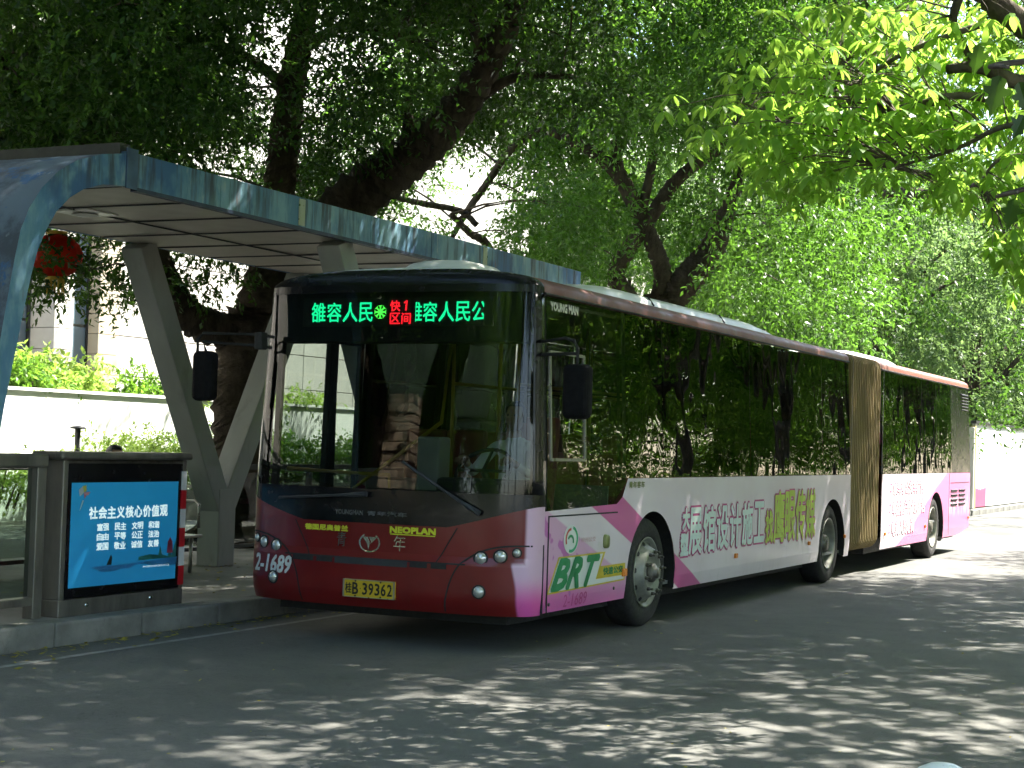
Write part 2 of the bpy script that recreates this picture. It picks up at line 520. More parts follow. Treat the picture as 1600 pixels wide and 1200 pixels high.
bl = thing('civic_building', 'pale stone clad building with deep piers and blue grey windows behind the garden wall', 'building', (-20, 25, 0))
MB().box(-30, -17.75, -12, 75, -.02, 16).build('main_wall', M_STONE, bl)
proto = None
PIERS = [6.8, 8.55, 10.3, 12.05, 13.8]
def block_mesh(name, sx, sy, sz, m):
    return MB().box(0, sx, 0, sy, 0, sz).build(name, m, bl, bevel=.006)
bp = block_mesh('stone_block', .72, .55, .41, M_STONE)
first = True
for y in PIERS:
    for k in range(14):
        c = bp if first else bp.copy()
        if not first: COL.objects.link(c); c.parent = bl
        first = False
        c.location = Vector((-17.75, y, 1.9 + k * .42))
    g = MB().box(-17.73, -17.68, y + .62, y + 1.68, 1.9, 8.2)
    MB().box(-17.68, -17.62, y + .56, y + .62, 1.9, 8.2).box(-17.68, -17.62, y + 1.66, y + 1.72, 1.9, 8.2).build('window_frame', M_DARK, bl)
    for k in range(7):
        MB().box(-17.70, -17.66, y + .625, y + 1.655, 1.95 + k * .9, 2.8 + k * .9).build('window_pane', M_PANE, bl)
bp2 = block_mesh('stone_block', .4, .65, .41, M_STONE2)
for k in range(14):
    c = bp2 if k == 0 else bp2.copy()
    if k: COL.objects.link(c); c.parent = bl
    c.location = Vector((-17.75, 15.5, 1.9 + k * .42))
bp3 = block_mesh('stone_panel', .3, 1.18, .83, M_STONE)
for j in range(12):
    for k in range(10):
        c = bp3 if (j == 0 and k == 0) else bp3.copy()
        if not (j == 0 and k == 0): COL.objects.link(c); c.parent = bl
        c.location = Vector((-17.75, 16.2 + j * 1.2, 1.9 + k * .85))

# low white building further along, behind the trees
b2 = thing('white_block', 'white building face glimpsed between the tree trunks beyond the shelter roof', 'building', (-24, 52, 0))
MB().box(-34, -19, 34, 95, -.02, 11).build('main_wall', M_WHITEWALL, b2)
for y in range(36, 94, 4):
    for z in (1.2, 4.4, 7.6):
        MB().box(-19.0, -18.93, y, y + 2.2, z, z + 1.7).build('window_pane', M_PANE, b2)
        MB().box(-19.0, -18.86, y - .1, y + 2.3, z - .12, z - .02).build('window_sill', M_STONE, b2)

# ------------------------------------------------------------------ brick planter behind the shelter
pl = thing('brick_planter', 'low red brick planter on the pavement behind the shelter columns', 'planter', (-11.2, 13.5, PZ))
PX0, PX1, PY0, PY1 = -12.3, -11.15, 9.5, 18.0
MB().box(PX0 + .1, PX1 - .12, PY0 + .12, PY1 - .1, PZ, PZ + .42).build('soil', M_EARTH, pl)
def brickrun(y0, y1):
    proto = MB().box(0, .11, 0, .228, 0, .064).build('brick', M_BRICK, pl, bevel=.006)
    first = True
    for r in range(7):
        y = y0 - (.12 if r % 2 else 0)
        while y < y1:
            if y >= y0 - .01:
                c = proto if first else proto.copy()
                if not first: COL.objects.link(c); c.parent = pl
                first = False
                c.location = Vector((PX1 - .11 + random.uniform(-.003, .003), y, PZ + r * .074))
            y += .24
brickrun(11.0, 15.6)
MB().box(PX1 - .115, PX1 - .006, PY0, 11.0, PZ, PZ + .5).box(PX1 - .115, PX1 - .006, 15.65, PY1, PZ, PZ + .5).build('rendered_wall', M_CONC, pl)
MB().box(PX1 - .10, PX1 - .012, 11.0, 15.65, PZ, PZ + .51).build('mortar', M_CONC, pl)
MB().box(PX1 - .16, PX1 + .03, PY0, PY1, PZ + .52, PZ + .57).build('planter_coping', M_STONE2, pl, bevel=.01)

# ------------------------------------------------------------------ hoarding along the kerb, far right
M_HOARD = None
def hoardmat():
    M = Mat('printed hoarding sheet', .5, 0, .4)
    x, y, z = M.xyz()
    n = M.noise(3, 4, .6)
    pink = (z + n * .25).ramp(.72, .66) * (y.ramp(2.0, 1.9))
    c = M.mix(M.noise(1.5, 4, .6).ramp(.45, .7) * .12, (.74, .74, .73), (.6, .6, .6))
    c = M.mix(pink, c, (.50, .07, .16))
    smear = (M.noise(2.2, 5, .7, (1, 1, .5)).ramp(.56, .66)) * z.ramp(1.2, 1.5) * z.ramp(2.2, 1.9)
    c = M.mix(smear * .5, c, (.5, .5, .58))
    M.col(c); return M.m
M_HOARD = hoardmat()
ho = thing('site_hoarding', 'white printed hoarding with a pink corner standing on the kerb behind the bus', 'hoarding', (-3.2, 35.2, .15))
for i in range(18):
    o = MB().box(-3.24, -3.16, 35.3 + i * 2.44, 35.3 + i * 2.44 + 2.43, .19, 2.50).build('hoarding_panel', M_HOARD if i == 0 else M_WHITEWALL, ho)
MB().box(-3.26, -3.12, 35.12, 35.29, .152, 2.44).build('end_post', pm('ochre post paint', (.45, .36, .14), .6, .2, 4), ho, bevel=.02)
MB().box(-3.30, -3.12, 34.92, 35.08, .152, 2.4).build('end_post', M_STONE, ho, bevel=.02)
MB().box(-3.28, -3.10, 35.1, 79, 2.505, 2.58).build('top_rail', M_DARK, ho)

# ------------------------------------------------------------------ rough stone gate pillar on the platform, mirrored in the windscreen
gp = thing('stone_pillar', 'rough sandstone gate pillar on the bus side pavement, mirrored in the windscreen', 'pillar', (-5.3, -8.1, PZ))
M_SAND = pm('rough sandstone', (.46, .36, .25), .9, .25, 3, bump=.8, bscale=25)
MB().box(-5.56, -5.04, -8.36, -7.84, PZ, 3.3).build('core', M_CONC, gp)
for k in range(20):
    z = PZ + k * .157
    a = .31 + random.uniform(-.015, .015); s_ = (.36, .5, .64)[k % 3]
    for q0, q1 in ((0, s_), (s_, 1)):
        j = random.uniform(-.02, .02)
        MB().box(-5.3 - .31 + .62 * q0 + .006, -5.3 - .31 + .62 * q1 - .006, -8.1 - a + j, -8.1 + a + j, z, z + .145).build('stone_block', M_SAND, gp, bevel=.018)
# ================================================================== the articulated bus
BUS = thing('articulated_bus', 'pink and white articulated city bus with dark red front stopped at the shelter', 'bus', (-1.275, 8.5, 0))
CX, HW = -1.275, 1.275
ZS, ZB, ZW = .295, 1.32, 2.73
M_RED = pm('dark red bus paint', (.13, .010, .012), .28, .2, 2, coat=.5)
M_RED2 = pm('roof coving paint', (.19, .060, .036), .55, .25, 1.5, dirt=((.16, .10, .065), .6), stretch=(1, .3, 1))
M_BLK = pm('black gloss mask', (.006, .006, .007), .2, .2, 3, spec=.4)
M_RUB = pm('black rubber', (.014, .014, .014), .7, .2, 9)
M_ROOF = pm('roof white paint', (.70, .71, .68), .45, .08, 1.2, dirt=((.35, .35, .3), .4))
M_TYRE = pm('tyre rubber', (.022, .021, .02), .8, .3, 12, bump=.3, bscale=80, dirt=((.07, .065, .055), .6))
M_RIM = pm('dusty wheel steel', (.25, .25, .21), .5, .2, 9, metal=.35, dirt=((.12, .11, .08), .6))
M_HUB = pm('oily hub steel', (.14, .13, .11), .45, .3, 14, metal=.5)
M_CHROME = pm('chrome', (.75, .75, .72), .12, .05, 5, metal=1)
M_LAMP = pm('lamp glass', (.62, .63, .60), .08, .1, 9, metal=.6)
M_AMBER = pm('amber lens', (.75, .22, .02), .3, .1, 9)
M_YEL = pm('yellow print', (.62, .62, .03), .5, .06, 9)
M_YRAIL = pm('yellow handrail', (.40, .30, .03), .4, .1, 6)
M_IN = pm('interior grey', (.16, .165, .16), .6, .15, 3)
M_INL = pm('interior light panel', (.42, .42, .39), .6, .1, 3)
M_SEAT = pm('seat plastic', (.28, .07, .05), .45, .15, 5)
M_DASH = pm('dashboard', (.03, .032, .036), .6, .2, 6)
M_GSIDE = glass('tinted side glass', (.018, .026, .022), 2.0, ripple=.007, rscale=1.5)
M_GWIND = glass('windscreen glass', (.33, .37, .35), 1.5, ripple=.004, rscale=.9)
M_GDRV = glass('driver window glass', (.42, .47, .44), 1.9, ripple=.005, rscale=1.5)
M_GDOOR = glass('door glass', (.70, .76, .72), 1.45)

def livery_front():
    """white with diagonal pink stripes; coordinates are the bus's own"""
    M = Mat('livery print front half', .34, 0, .5, .25)
    x, y, z = M.xyz(); y = y + 8.5
    n = M.noise(1.3, 3, .5)
    white = M.mix(n.ramp(.3, .7), (.66, .55, .61), (.72, .63, .68))
    # heights of the edges along y
    up = (y * -.413) + 1.81      # upper edge of the deep stripe
    lo = (y * -.372) + 1.43      # lower edge of the deep stripe
    l1 = (y * -.362) + 1.095     # lilac field below this line
    deep = (z - up).ramp(.006, -.006) * (z - lo).ramp(-.006, .006)
    c = M.mix(deep, white, (.56, .10, .30))
    lil = (z - l1).ramp(.012, -.012)
    lc = M.mix((z + y * .1).ramp(.30, .75), (.66, .12, .40), (.64, .36, .54))
    c = M.mix(lil * y.ramp(2.4, 2.3), c, lc)
    blob = M.noise(5.5, 2, .4).ramp(.58, .62) * lil * y.ramp(.75, .6)
    c = M.mix(blob, c, (.50, .14, .42))
    dirt = M.noise(7, 7, .7, (1, 1, .4)).ramp(.5, .8) * z.ramp(.8, .3)
    c = M.mix(dirt * .35, c, (.30, .26, .24))
    M.col(c); return M.m

def livery_rear():
    M = Mat('livery print rear half', .36, 0, .5, .25)
    x, y, z = M.xyz(); y = y + 8.5
    n = M.noise(1.3, 3, .5)
    white = M.mix(n.ramp(.3, .7), (.64, .54, .60), (.70, .62, .67))
    e = (y * .30) - 3.33 + n * .1
    pk = (z - e).ramp(.03, -.03)
    c = M.mix(pk, white, (.64, .20, .38))
    fan = ((y * .8) - (z * .9)).op('SINE').ramp(-.2, .5) * y.ramp(13.6, 14.4)
    c = M.mix(fan * .8, c, (.58, .27, .47))
    bot = y.ramp(14.9, 15.1) * z.ramp(.85, .65)
    c = M.mix(bot, c, (.62, .18, .34))
    st = M.noise(7, 4, .6, (1, 2.2, .45)).ramp(.5, .6) * y.ramp(15.4, 15.7) * z.ramp(.58, .68) * z.ramp(.98, .88)
    c = M.mix(st * .7, c, (.72, .66, .70))
    dirt = M.noise(7, 7, .7, (1, 1, .4)).ramp(.5, .8) * z.ramp(.8, .3)
    c = M.mix(dirt * .3, c, (.34, .28, .26))
    M.col(c); return M.m
M_LIVF, M_LIVR = livery_front(), livery_rear()

WHEELS = [2.30, 8.42, 14.56]
RW, RA = .480, .60
def arch_z(y):
    z = 0
    for w in WHEELS:
        d = abs(y - w)
        if d < RA: z = max(z, .43 + math.sqrt(RA * RA - d * d) * .985)
    return z
def bottom(y):
    b = ZS
    if y > 16.1: b = ZS + .10 * ((y - 16.1) / 1.2) ** 1.6
    return max(b, arch_z(y))
def tumble(z):
    """how far the side leans in"""
    if z > ZB: return .06 * (z - ZB) / (ZW - ZB)
    if z < .5: return .035 * ((.5 - z) / .2) ** 2 * .5
    return 0
def side_ys(y0, y1):
    ys = list(np.arange(y0, y1, .12)) + [y1]
    for w in WHEELS:
        for k in range(0, 31):
            ys.append(w - RA * math.cos(PI * k / 30))
        ys += [w - RA - .001, w + RA + .001]
    ys = sorted(set(round(float(y), 4) for y in ys if y0 <= y <= y1))
    return ys
def side(sgn, y0, y1, name, mat, top=lambda y: ZB - .004):
    xo = lambda z: (0 - tumble(z)) if sgn > 0 else (-2.55 + tumble(z))
    P = []
    for y in side_ys(y0, y1):
        b, t = bottom(y), top(y)
        P.append([(xo(z), y, z) for z in (b, b + (t - b) * .12, b + (t - b) * .3, b + (t - b) * .65, t)])
    return MB().grid(P, flip=(sgn > 0)).build(name, mat, BUS, smooth=False)
def driver_top(y):
    # the driver's window dips lower than the belt, with a rounded rear corner
    if y < 1.46: return 1.075 + .02 * y
    if y < 1.64: return 1.105 + .19 * ((y - 1.46) / .18) ** 2.2
    return ZB - .004
side(1, 0.0, 9.25, 'side_panel', M_LIVF, driver_top)['label'] = 'white and pink printed front side panel'
side(1, 10.95, 17.34, 'side_panel', M_LIVR)['label'] = 'pink and white printed rear side panel'
side(-1, 1.45, 9.25, 'side_panel', M_LIVF)
side(-1, 10.95, 17.34, 'side_panel', M_LIVR)

# ---- front: lofted mask
NS = 3.2
def fdepth(z):
    d = .40
    if z > 1.0: d -= .13 * ((z - 1.0) / 1.85) ** 1.25
    if z < .72: d += .022 * min(1, (.72 - z) / .06)          # bumper stands proud
    if z < .40: d -= .05 * ((.40 - z) / .12) ** 1.5
    return d
def hw(z): return HW - tumble(z)
def fp(x, z, off=0.0):
    w = hw(z); t = max(-1, min(1, (x - CX) / w))
    return (x, -fdepth(z) * max(0.0, 1 - abs(t) ** NS) ** (1 / NS) - off, z)
def fring(z, n=56):
    w, d = hw(z), fdepth(z); R = []
    for k in range(n + 1):
        th = PI * k / n
        c, s_ = math.cos(th), math.sin(th)
        R.append((CX - w * math.copysign(abs(c) ** (2 / NS), c), -d * abs(s_) ** (2 / NS), z))
    return R
def zred(x):
    t = abs((x - CX) / HW)
    return .935 + (0 if t < .5 else .175 * ((t - .5) / .5) ** 1.1)
def loft(zlo, zhi, rows, n=56):
    """rows between two height functions of x"""
    P = []
    for i in range(rows + 1):
        r = []
        for k in range(n + 1):
            th = PI * k / n; c, s_ = math.cos(th), math.sin(th)
            xx = CX - HW * math.copysign(abs(c) ** (2 / NS), c)
            z = zlo(xx) + (zhi(xx) - zlo(xx)) * i / rows
            w, d = hw(z), fdepth(z)
            r.append((CX - w * math.copysign(abs(c) ** (2 / NS), c), -d * abs(s_) ** (2 / NS), z))
        P.append(r)
    return P
def maskmat():
    M = Mat('dark red front mask', .3, 0, .4, .2)
    x, y, z = M.xyz(); x = x + (-1.275)
    n = M.noise(2, 4, .6)
    red = M.mix(n.ramp(.3, .7), (.125, .006, .006), (.17, .009, .009))
    # printed livery wraps round the corner on the road side
    ex = (z * 0.0) + (-.055)
    wrap = (x - ex).ramp(-.012, .012)
    wrap2 = (x + .10 + z.ramp(.45, .75) * .04).ramp(-.012, .012) * z.ramp(.70, .66)
    pk = M.mix(z.ramp(.35, .62), (.66, .10, .36), (.64, .42, .56))
    c = M.mix(wrap.mx(wrap2), red, pk)
    d = M.noise(9, 7, .7, (1, 1, .5)).ramp(.5, .8) * z.ramp(.7, .3)
    c = M.mix(d * .3, c, (.10, .05, .04))
    M.col(c); return M.m
M_MASK = maskmat()
MB().grid(loft(lambda x: .285, lambda x: .46, 4) ).build('bumper', M_MASK, BUS, smooth=True)
MB().grid(loft(lambda x: .46, lambda x: .655, 5)).build('bumper', M_MASK, BUS, smooth=True)
MB().grid(loft(lambda x: .655, lambda x: .72, 4)).build('bumper_ledge', M_MASK, BUS, smooth=True)
MB().grid(loft(lambda x: .72, zred, 7)).build('front_mask', M_MASK, BUS, smooth=True)
MB().grid(loft(zred, lambda x: 1.20, 5)).build('windscreen_surround', M_BLK, BUS, smooth=True)
MB().grid(loft(lambda x: 2.74, lambda x: 2.80, 2)).build('windscreen_header', M_BLK, BUS, smooth=True)
# windscreen between slim corner pillars
W = loft(lambda x: 1.20, lambda x: 2.74, 14)
n0, n1 = 5, 51
MB().grid([r[n0:n1 + 1] for r in W]).build('windscreen', M_GWIND, BUS, smooth=True)
for nm, a, b in (('corner_pillar', 0, n0), ('corner_pillar', n1, 56)):
    MB().grid([r[a:b + 1] for r in W]).build(nm, M_BLK, BUS, smooth=True, solid=.03)
# brow and roof front
def cap_ring(d, n=56):
    """plan ring d metres in from the roof edge"""
    zt = 2.80; w0, d0 = hw(zt), fdepth(zt); k = d / w0
    z = roof_z(d)
    R = []
    for i in range(n + 1):
        th = PI * i / n; c, s_ = math.cos(th), math.sin(th)
        R.append((CX - (w0 - d) * math.copysign(abs(c) ** (2 / NS), c), -d0 * (1 - k) * abs(s_) ** (2 / NS), z))
    return R
def roof_z(d):
    """roof height, d metres in from the top of the side"""
    tab = [(0, 2.80), (.02, 2.825), (.06, 2.852), (.13, 2.878), (.25, 2.90), (.5, 2.93), (.9, 2.955), (1.22, 2.96)]
    for (a, za), (b, zb) in zip(tab, tab[1:]):
        if d <= b: return za + (zb - za) * (d - a) / (b - a)
    return 2.96
DS = [0, .02, .06, .13, .25, .5, .9, 1.20]
MB().grid([cap_ring(d) for d in DS[:6]]).build('brow', M_BLK, BUS, smooth=True)
MB().grid([cap_ring(d) for d in DS[5:]]).build('roof_front', M_ROOF, BUS, smooth=True)
def roof(y0, y1):
    w0 = hw(2.80)
    prof = [(CX + w0 - d, roof_z(d)) for d in DS] + [(CX - w0 + d, roof_z(d)) for d in DS[::-1]]
    ys = [y0 + (y1 - y0) * i / 12 for i in range(13)]
    a = 3
    cov = lambda pr: MB().grid([[(x, y, z) for x, z in pr] for y in ys])
    cov([(-tumble(ZW), ZW)] + prof[:a + 1]).build('roof_coving', M_RED2, BUS, smooth=True)
    cov(prof[a:len(prof) - a]).build('roof_skin', M_ROOF, BUS, smooth=True)
    cov(prof[len(prof) - 1 - a:] + [(-2.55 + tumble(ZW), ZW)]).build('roof_coving', M_RED2, BUS, smooth=True)
    MB().tube([(-tumble(ZW) + .006, y, ZW + .012) for y in (y0, y1)], .011, 6).build('rain_gutter', M_RUB, BUS)
roof(0.0, 9.25); roof(10.95, 17.34)

# roof pods
def pod(y0, y1, x0, x1, h, name, m, ramp=.5):
    P = []
    for t in np.linspace(0, 1, 15):
        y = y0 + (y1 - y0) * t
        e = min(1, (y - y0) / ramp, (y1 - y) / ramp); e = math.sin(max(0, e) * PI / 2) ** .6
        zb = 2.905; zt = zb + h * max(.03, e); r = []
        for x, k in ((x0, 0), (x0 + .02, .55), (x0 + .09, .9), (x0 + .2, 1), ((x0 + x1) / 2, 1.03), (x1 - .2, 1), (x1 - .09, .9), (x1 - .02, .55), (x1, 0)):
            r.append((x, y, zb + (zt - zb) * k))
        P.append(r)
    return MB().grid(P).build(name, m, BUS, smooth=True)
pod(.25, 1.15, -1.56, -.86, .17, 'roof_hatch', M_ROOF, .25)
pod(1.3, 7.3, -2.15, -.40, .125, 'air_conditioner', M_ROOF, 1.1)
for y in (3.2, 5.3): MB().beam((-.392, y, 2.93), (-.46, y, 3.02), .012, .02, up=(0, 1, 0)).build('pod_joint', M_RUB, BUS)
pod(11.0, 14.9, -2.0, -.60, .15, 'roof_pod', M_ROOF, 1.0)

# ---- side glazing
def pane(sgn, y0, y1, z0, z1, mat, name='window_pane', zb=None):
    xo = lambda z: (0.002 - tumble(z)) if sgn > 0 else (-2.552 + tumble(z))
    P = []
    for y in np.linspace(y0, y1, 7):
        b = z0 if zb is None else zb(y)
        P.append([(xo(z), y, z) for z in np.linspace(b, z1, 5)])
    return MB().grid(P, flip=(sgn > 0)).build(name, mat, BUS, smooth=True)
def post(sgn, y0, y1, z0=ZB, z1=ZW):
    xo = -.015 if sgn > 0 else -2.535
    i = -1 if sgn > 0 else 1
    P = [[(xo + i * tumble(z), y, z) for z in (z0, z1)] for y in (y0, y1)]
    b = MB().grid(P, flip=(sgn > 0)); b.grid([[(q[0] + i * .05, q[1], q[2]) for q in r] for r in P], flip=(sgn < 0))
    return b.build('window_post', M_RUB, BUS)
SPL = [(.03, 1.62), (1.635, 2.52), (2.535, 5.10), (5.115, 7.92), (7.935, 9.22)]
pane(1, .02, 1.63, 1.1, 2.72, M_GDRV, zb=lambda y: driver_top(y) + .004)
for a, b in SPL[1:]: pane(1, a, b, ZB, ZW - .006, M_GSIDE)
for y in (.0, 1.60, 2.49, 3.75, 5.07, 6.5, 7.89, 9.15): post(1, y, y + .075, ZB if y > 1.5 else 1.08)
RPL = [(10.98, 12.30), (12.315, 13.55), (13.565, 14.6), (14.615, 15.75)]
for a, b in RPL: pane(1, a, b, ZB, ZW - .006, M_GSIDE)
for y in (10.96, 12.27, 13.52, 14.57, 15.72): post(1, y, y + .075)
pane(1, 15.765, 17.32, ZB, ZW - .006, M_BLK, 'engine_cover_panel')
for a, b in ((1.48, 3.0), (3.02, 4.58), (4.66, 6.12), (6.2, 7.92), (7.935, 9.22), (10.98, 12.5), (12.52, 13.97), (14.05, 15.5), (15.6, 17.3)): pane(-1, a, b, ZB, ZW - .006, M_GSIDE)
for y in (1.42, 2.97, 4.58, 6.12, 7.89, 9.15, 10.96, 12.47, 13.97, 15.5): post(-1, y, y + .08)
# dark band along the bottom of the glass, and the sliding driver's light
MB().box(-.035, -.012, 1.63, 9.22, ZB, ZB + .11).build('window_band', M_RUB, BUS)
MB().box(-.05, -.03, 10.98, 15.75, ZB, ZB + .11).build('window_band', M_RUB, BUS)
fr = MB()
for z in (1.47, 2.30): fr.beam((.008 - tumble(z), .08, z), (.008 - tumble(z), .74, z), .012, .022)
for y in (.08, .74): fr.beam((.008 - tumble(1.47), y, 1.47), (.008 - tumble(2.3), y, 2.3), .012, .018, up=(0, 1, 0))
fr.build('sliding_window_frame', M_STEEL, BUS)
# kerb-side entrance: two glazed leaves with a post between
for y0, y1 in ((.10, .84), (.93, 1.36)):
    d = pane(-1, y0, y1, .40, 2.42, M_GDOOR, 'door')
    f = MB()
    for y in (y0, y1): f.beam((-2.545, y, .36), (-2.50, y, 2.46), .05, .04, up=(0, 1, 0))
    for z in (.38, 2.44): f.beam((-2.55 + tumble(z), y0, z), (-2.55 + tumble(z), y1, z), .04, .05)
    o = f.build('door_frame', M_RUB, BUS); 
MB().box(-2.54, -2.47, .845, .925, .32, 2.7).build('door_post', M_RUB, BUS)
MB().box(-2.54, -2.49, 0, 1.45, 2.46, 2.73).build('door_header', M_RUB, BUS)

# ---- rear end
P = []
for z in np.linspace(.40, 2.80, 9):
    w = hw(z); P.append([(CX - w + .0, 17.34, z)] + [(CX + w * t, 17.34 + .16 * (1 - abs(t) ** 4), z) for t in np.linspace(-.98, .98, 13)] + [(CX + w, 17.34, z)])
MB().grid(P, flip=False).build('rear_panel', M_LIVR, BUS, smooth=True)
# louvres and vent
for j in range(2):
    for k in range(4):
        MB().obox((.006, 15.95 + j * .66, 1.03 - k * .075), (.02, .50, .028), rot('Y', 25)).build('louvre', M_RUB, BUS)
MB().box(.001, .004, 15.68, 17.25, 1.155, 1.162).build('hatch_seam', M_RUB, BUS)
MB().box(.001, .004, 15.55, 15.556, .33, 1.3).build('hatch_seam', M_RUB, BUS)
for k in range(6):
    MB().obox((-.045, 16.95, 2.62 - k * .05), (.03, .55, .014), rot('Y', 25)).build('vent_slat', M_DARK, BUS)
MB().tube([(-.3, 15.6, .36), (-.3, 15.9, .22), (-.3, 16.35, .22)], .045, 8).build('exhaust_pipe', M_RUB, BUS)

# ---- bellows between the halves
M_BEL = pm('khaki bellows fabric', (.19, .14, .055), .8, .25, 3, bump=.3, bscale=60, dirt=((.10, .07, .035), .35), stretch=(1, 1, .3))
def loop(y, off):
    x0, x1, z0, z1 = -2.50 - off, -.05 + off, .33 - off, 2.86 + off; r = .16; L = []
    for cx, cz, a0 in ((x1 - r, z0 + r, -90), (x1 - r, z1 - r, 0), (x0 + r, z1 - r, 90), (x0 + r, z0 + r, 180)):
        for k in range(6):
            a = math.radians(a0 + 18 * k); L.append((cx + r * math.cos(a), y, cz + r * math.sin(a)))
    L.append(L[0]); return L
P = []; NF = 19
for i in range(NF):
    y = 9.28 + (10.92 - 9.28) * i / (NF - 1); dy = (10.92 - 9.28) / (NF - 1)
    P.append(loop(y, -.036))
    if i < NF - 1: P.append(loop(y + dy * .38, .014)); P.append(loop(y + dy * .62, .014))
MB().grid(P, flip=True).build('bellows', M_BEL, BUS)
for y in (9.25, 10.93):
    MB().grid([loop(y, .045), loop(y + .03, .045)], flip=True).build('bellows_frame', M_RUB, BUS)

# ---- wheels
def wheel(y, dished):
    xo = -.055
    ty = MB().lathe([(.30, -.02), (.315, .0), (.36, .012), (.42, .012), (.455, -.004), (.475, -.03), (.480, -.06), (.480, -.20), (.474, -.24), (.44, -.262), (.30, -.25)], (xo, y, RW), (1, 0, 0), 48)
    w = ty.build('wheel', M_TYRE, BUS, smooth=True)
    rim = MB()
    if dished:
        rim.lathe([(.302, -.005), (.314, .008), (.302, .012), (.285, -.01), (.27, -.06), (.255, -.15), (.17, -.165), (.16, -.12), (.12, -.11), (.0, -.105)], (xo, y, RW), (1, 0, 0), 48)
    else:
        rim.lathe([(.302, -.005), (.314, .008), (.302, .012), (.288, -.006), (.272, -.035), (.25, -.02), (.215, .05), (.20, .065), (.17, .07), (.16, .045), (.10, .04), (.0, .04)], (xo, y, RW), (1, 0, 0), 48)
    rim.build('rim', M_RIM, w, smooth=True)
    h = MB()
    hx = xo + (.04 if not dished else -.105)
    if not dished:
        h.lathe([(.085, 0), (.085, .035), (.07, .05), (.045, .055), (.045, .075), (.0, .08)], (hx, y, RW), (1, 0, 0), 24)
    else:
        h.lathe([(.12, 0), (.12, .03), (.10, .08), (.085, .10), (.0, .105)], (hx, y, RW), (1, 0, 0), 24)
    h.build('hub', M_HUB, w, smooth=True)
    for k in range(10):
        a = 2 * PI * k / 10 + .2
        rr = .183 if not dished else .2
        nx = xo + (.066 if not dished else -.16)
        MB().lathe([(.017, 0), (.017, .025), (.011, .03), (.011, .055), (0, .055)], (nx, y + rr * math.cos(a), RW + rr * math.sin(a)), (1, 0, 0), 6).build('wheel_nut', M_HUB, w)
        a += PI / 10
        r2 = .252 if not dished else .225
        hx2 = xo - .012 if not dished else xo - .152
        nrm = Vector((.8 if not dished else 1, -.45 * math.cos(a) * 0 + .5 * math.cos(a) * (1 if not dished else 0), .5 * math.sin(a) * (1 if not dished else 0)))
        MB().lathe([(.026, .006), (.0, .007)], (hx2, y + r2 * math.cos(a), RW + r2 * math.sin(a)), nrm, 12).build('hand_hole', M_RUB, w)
    # opposite wheel of the axle
    MB().lathe([(.0, .0), (.30, -.02), (.42, -.012), (.475, .03), (.480, .06), (.480, .20), (.44, .262), (.0, .25)], (-2.495, y, RW), (1, 0, 0), 32).build('wheel', M_TYRE, BUS, smooth=True)
    # wheel well
    MB().lathe([(RA + .005, -.004), (RA + .03, -.62), (.02, -.62)], (-.005, y, .43), (1, 0, 0), 28, a0=PI - .2, a1=2 * PI + .2).build('wheel_well', M_RUB, BUS)
for i, y in enumerate(WHEELS): wheel(y, i > 0)
MB().box(-2.3, -.25, -.1, 9.2, .20, .36).box(-2.3, -.25, 11, 17.2, .22, .40).box(-1.9, -.65, 9.2, 11, .25, .4).build('chassis', M_RUB, BUS)

# ---- lamps and small things on the front
def lamp(x, z, r, m=M_LAMP):
    p = Vector(fp(x, z)); e = .02
    q1, q2 = Vector(fp(x + e, z)), Vector(fp(x - e, z))
    nrm = (q1 - q2).cross(Vector((0, 0, 1))); nrm.normalize()
    if nrm.y > 0: nrm = -nrm
    o = MB().lathe([(r * 1.25, .0), (r * 1.22, .008), (r * 1.04, .010), (r * .98, -.002)], p, nrm, 24).build('lamp_ring', M_RUB, BUS, smooth=True)
    b = MB().lathe([(r, .002), (r * .9, .012), (r * .6, .022), (r * .25, .028), (0, .029)], p, nrm, 24).build('headlight', m, BUS, smooth=True)
for x in (-.36, -2.19): lamp(x, .715, .047)
for x in (-.215, -2.335): lamp(x, .735, .045)
for x in (-.105, -2.425): lamp(x, .765, .031)
for x in (-.36, -2.20): lamp(x, .465, .044)
def strip(pts, w, off=.004, name='panel_seam', m=M_RUB, mb=None, fm=fp):
    """thin band following points (u,v) on a surface"""
    pts = [Vector((a, b)) for a, b in pts]; P = []
    for i, p in enumerate(pts):
        d = pts[min(i + 1, len(pts) - 1)] - pts[max(i - 1, 0)]; d.normalize(); nn = Vector((-d.y, d.x)) * w / 2
        P.append([fm(p.x + nn.x, p.y + nn.y, off), fm(p.x - nn.x, p.y - nn.y, off)])
    return MB().grid(P).build(name, m, BUS)
def bez(a, b, c, n=14):
    return [((1 - t) ** 2 * a[0] + 2 * t * (1 - t) * b[0] + t * t * c[0], (1 - t) ** 2 * a[1] + 2 * t * (1 - t) * b[1] + t * t * c[1]) for t in np.linspace(0, 1, n)]
mir = lambda pts: [(2 * CX - x, z) for x, z in pts]
for q in (lambda p: p, mir):
    strip(q(bez((-.55, .935), (-.63, .80), (-.71, .665))), .010)
    strip(q(bez((-.02, .815), (-.30, .83), (-.47, .70), 18) + bez((-.47, .70), (-.60, .62), (-.635, .30), 16)[1:]), .013)
MB().box(-.010, .0035, -.018, -.004, .30, .82).build('panel_seam', M_RUB, BUS)
strip([(x, .663) for x in np.linspace(-.47, -2.08, 24)], .012)
for a, b, nm in ((-2.0, -1.80, 'grille_slot'), (-1.77, -1.62, 'grille_slot'), (-.93, -.78, 'grille_slot'), (-.75, -.62, 'grille_slot')):
    strip([(x, .642) for x in np.linspace(a, b, 8)], .045, .005, nm)
strip([(x, .640) for x in np.linspace(-1.60, -.95, 10)], .05, .005, 'grille_badge_plate', M_DASH)
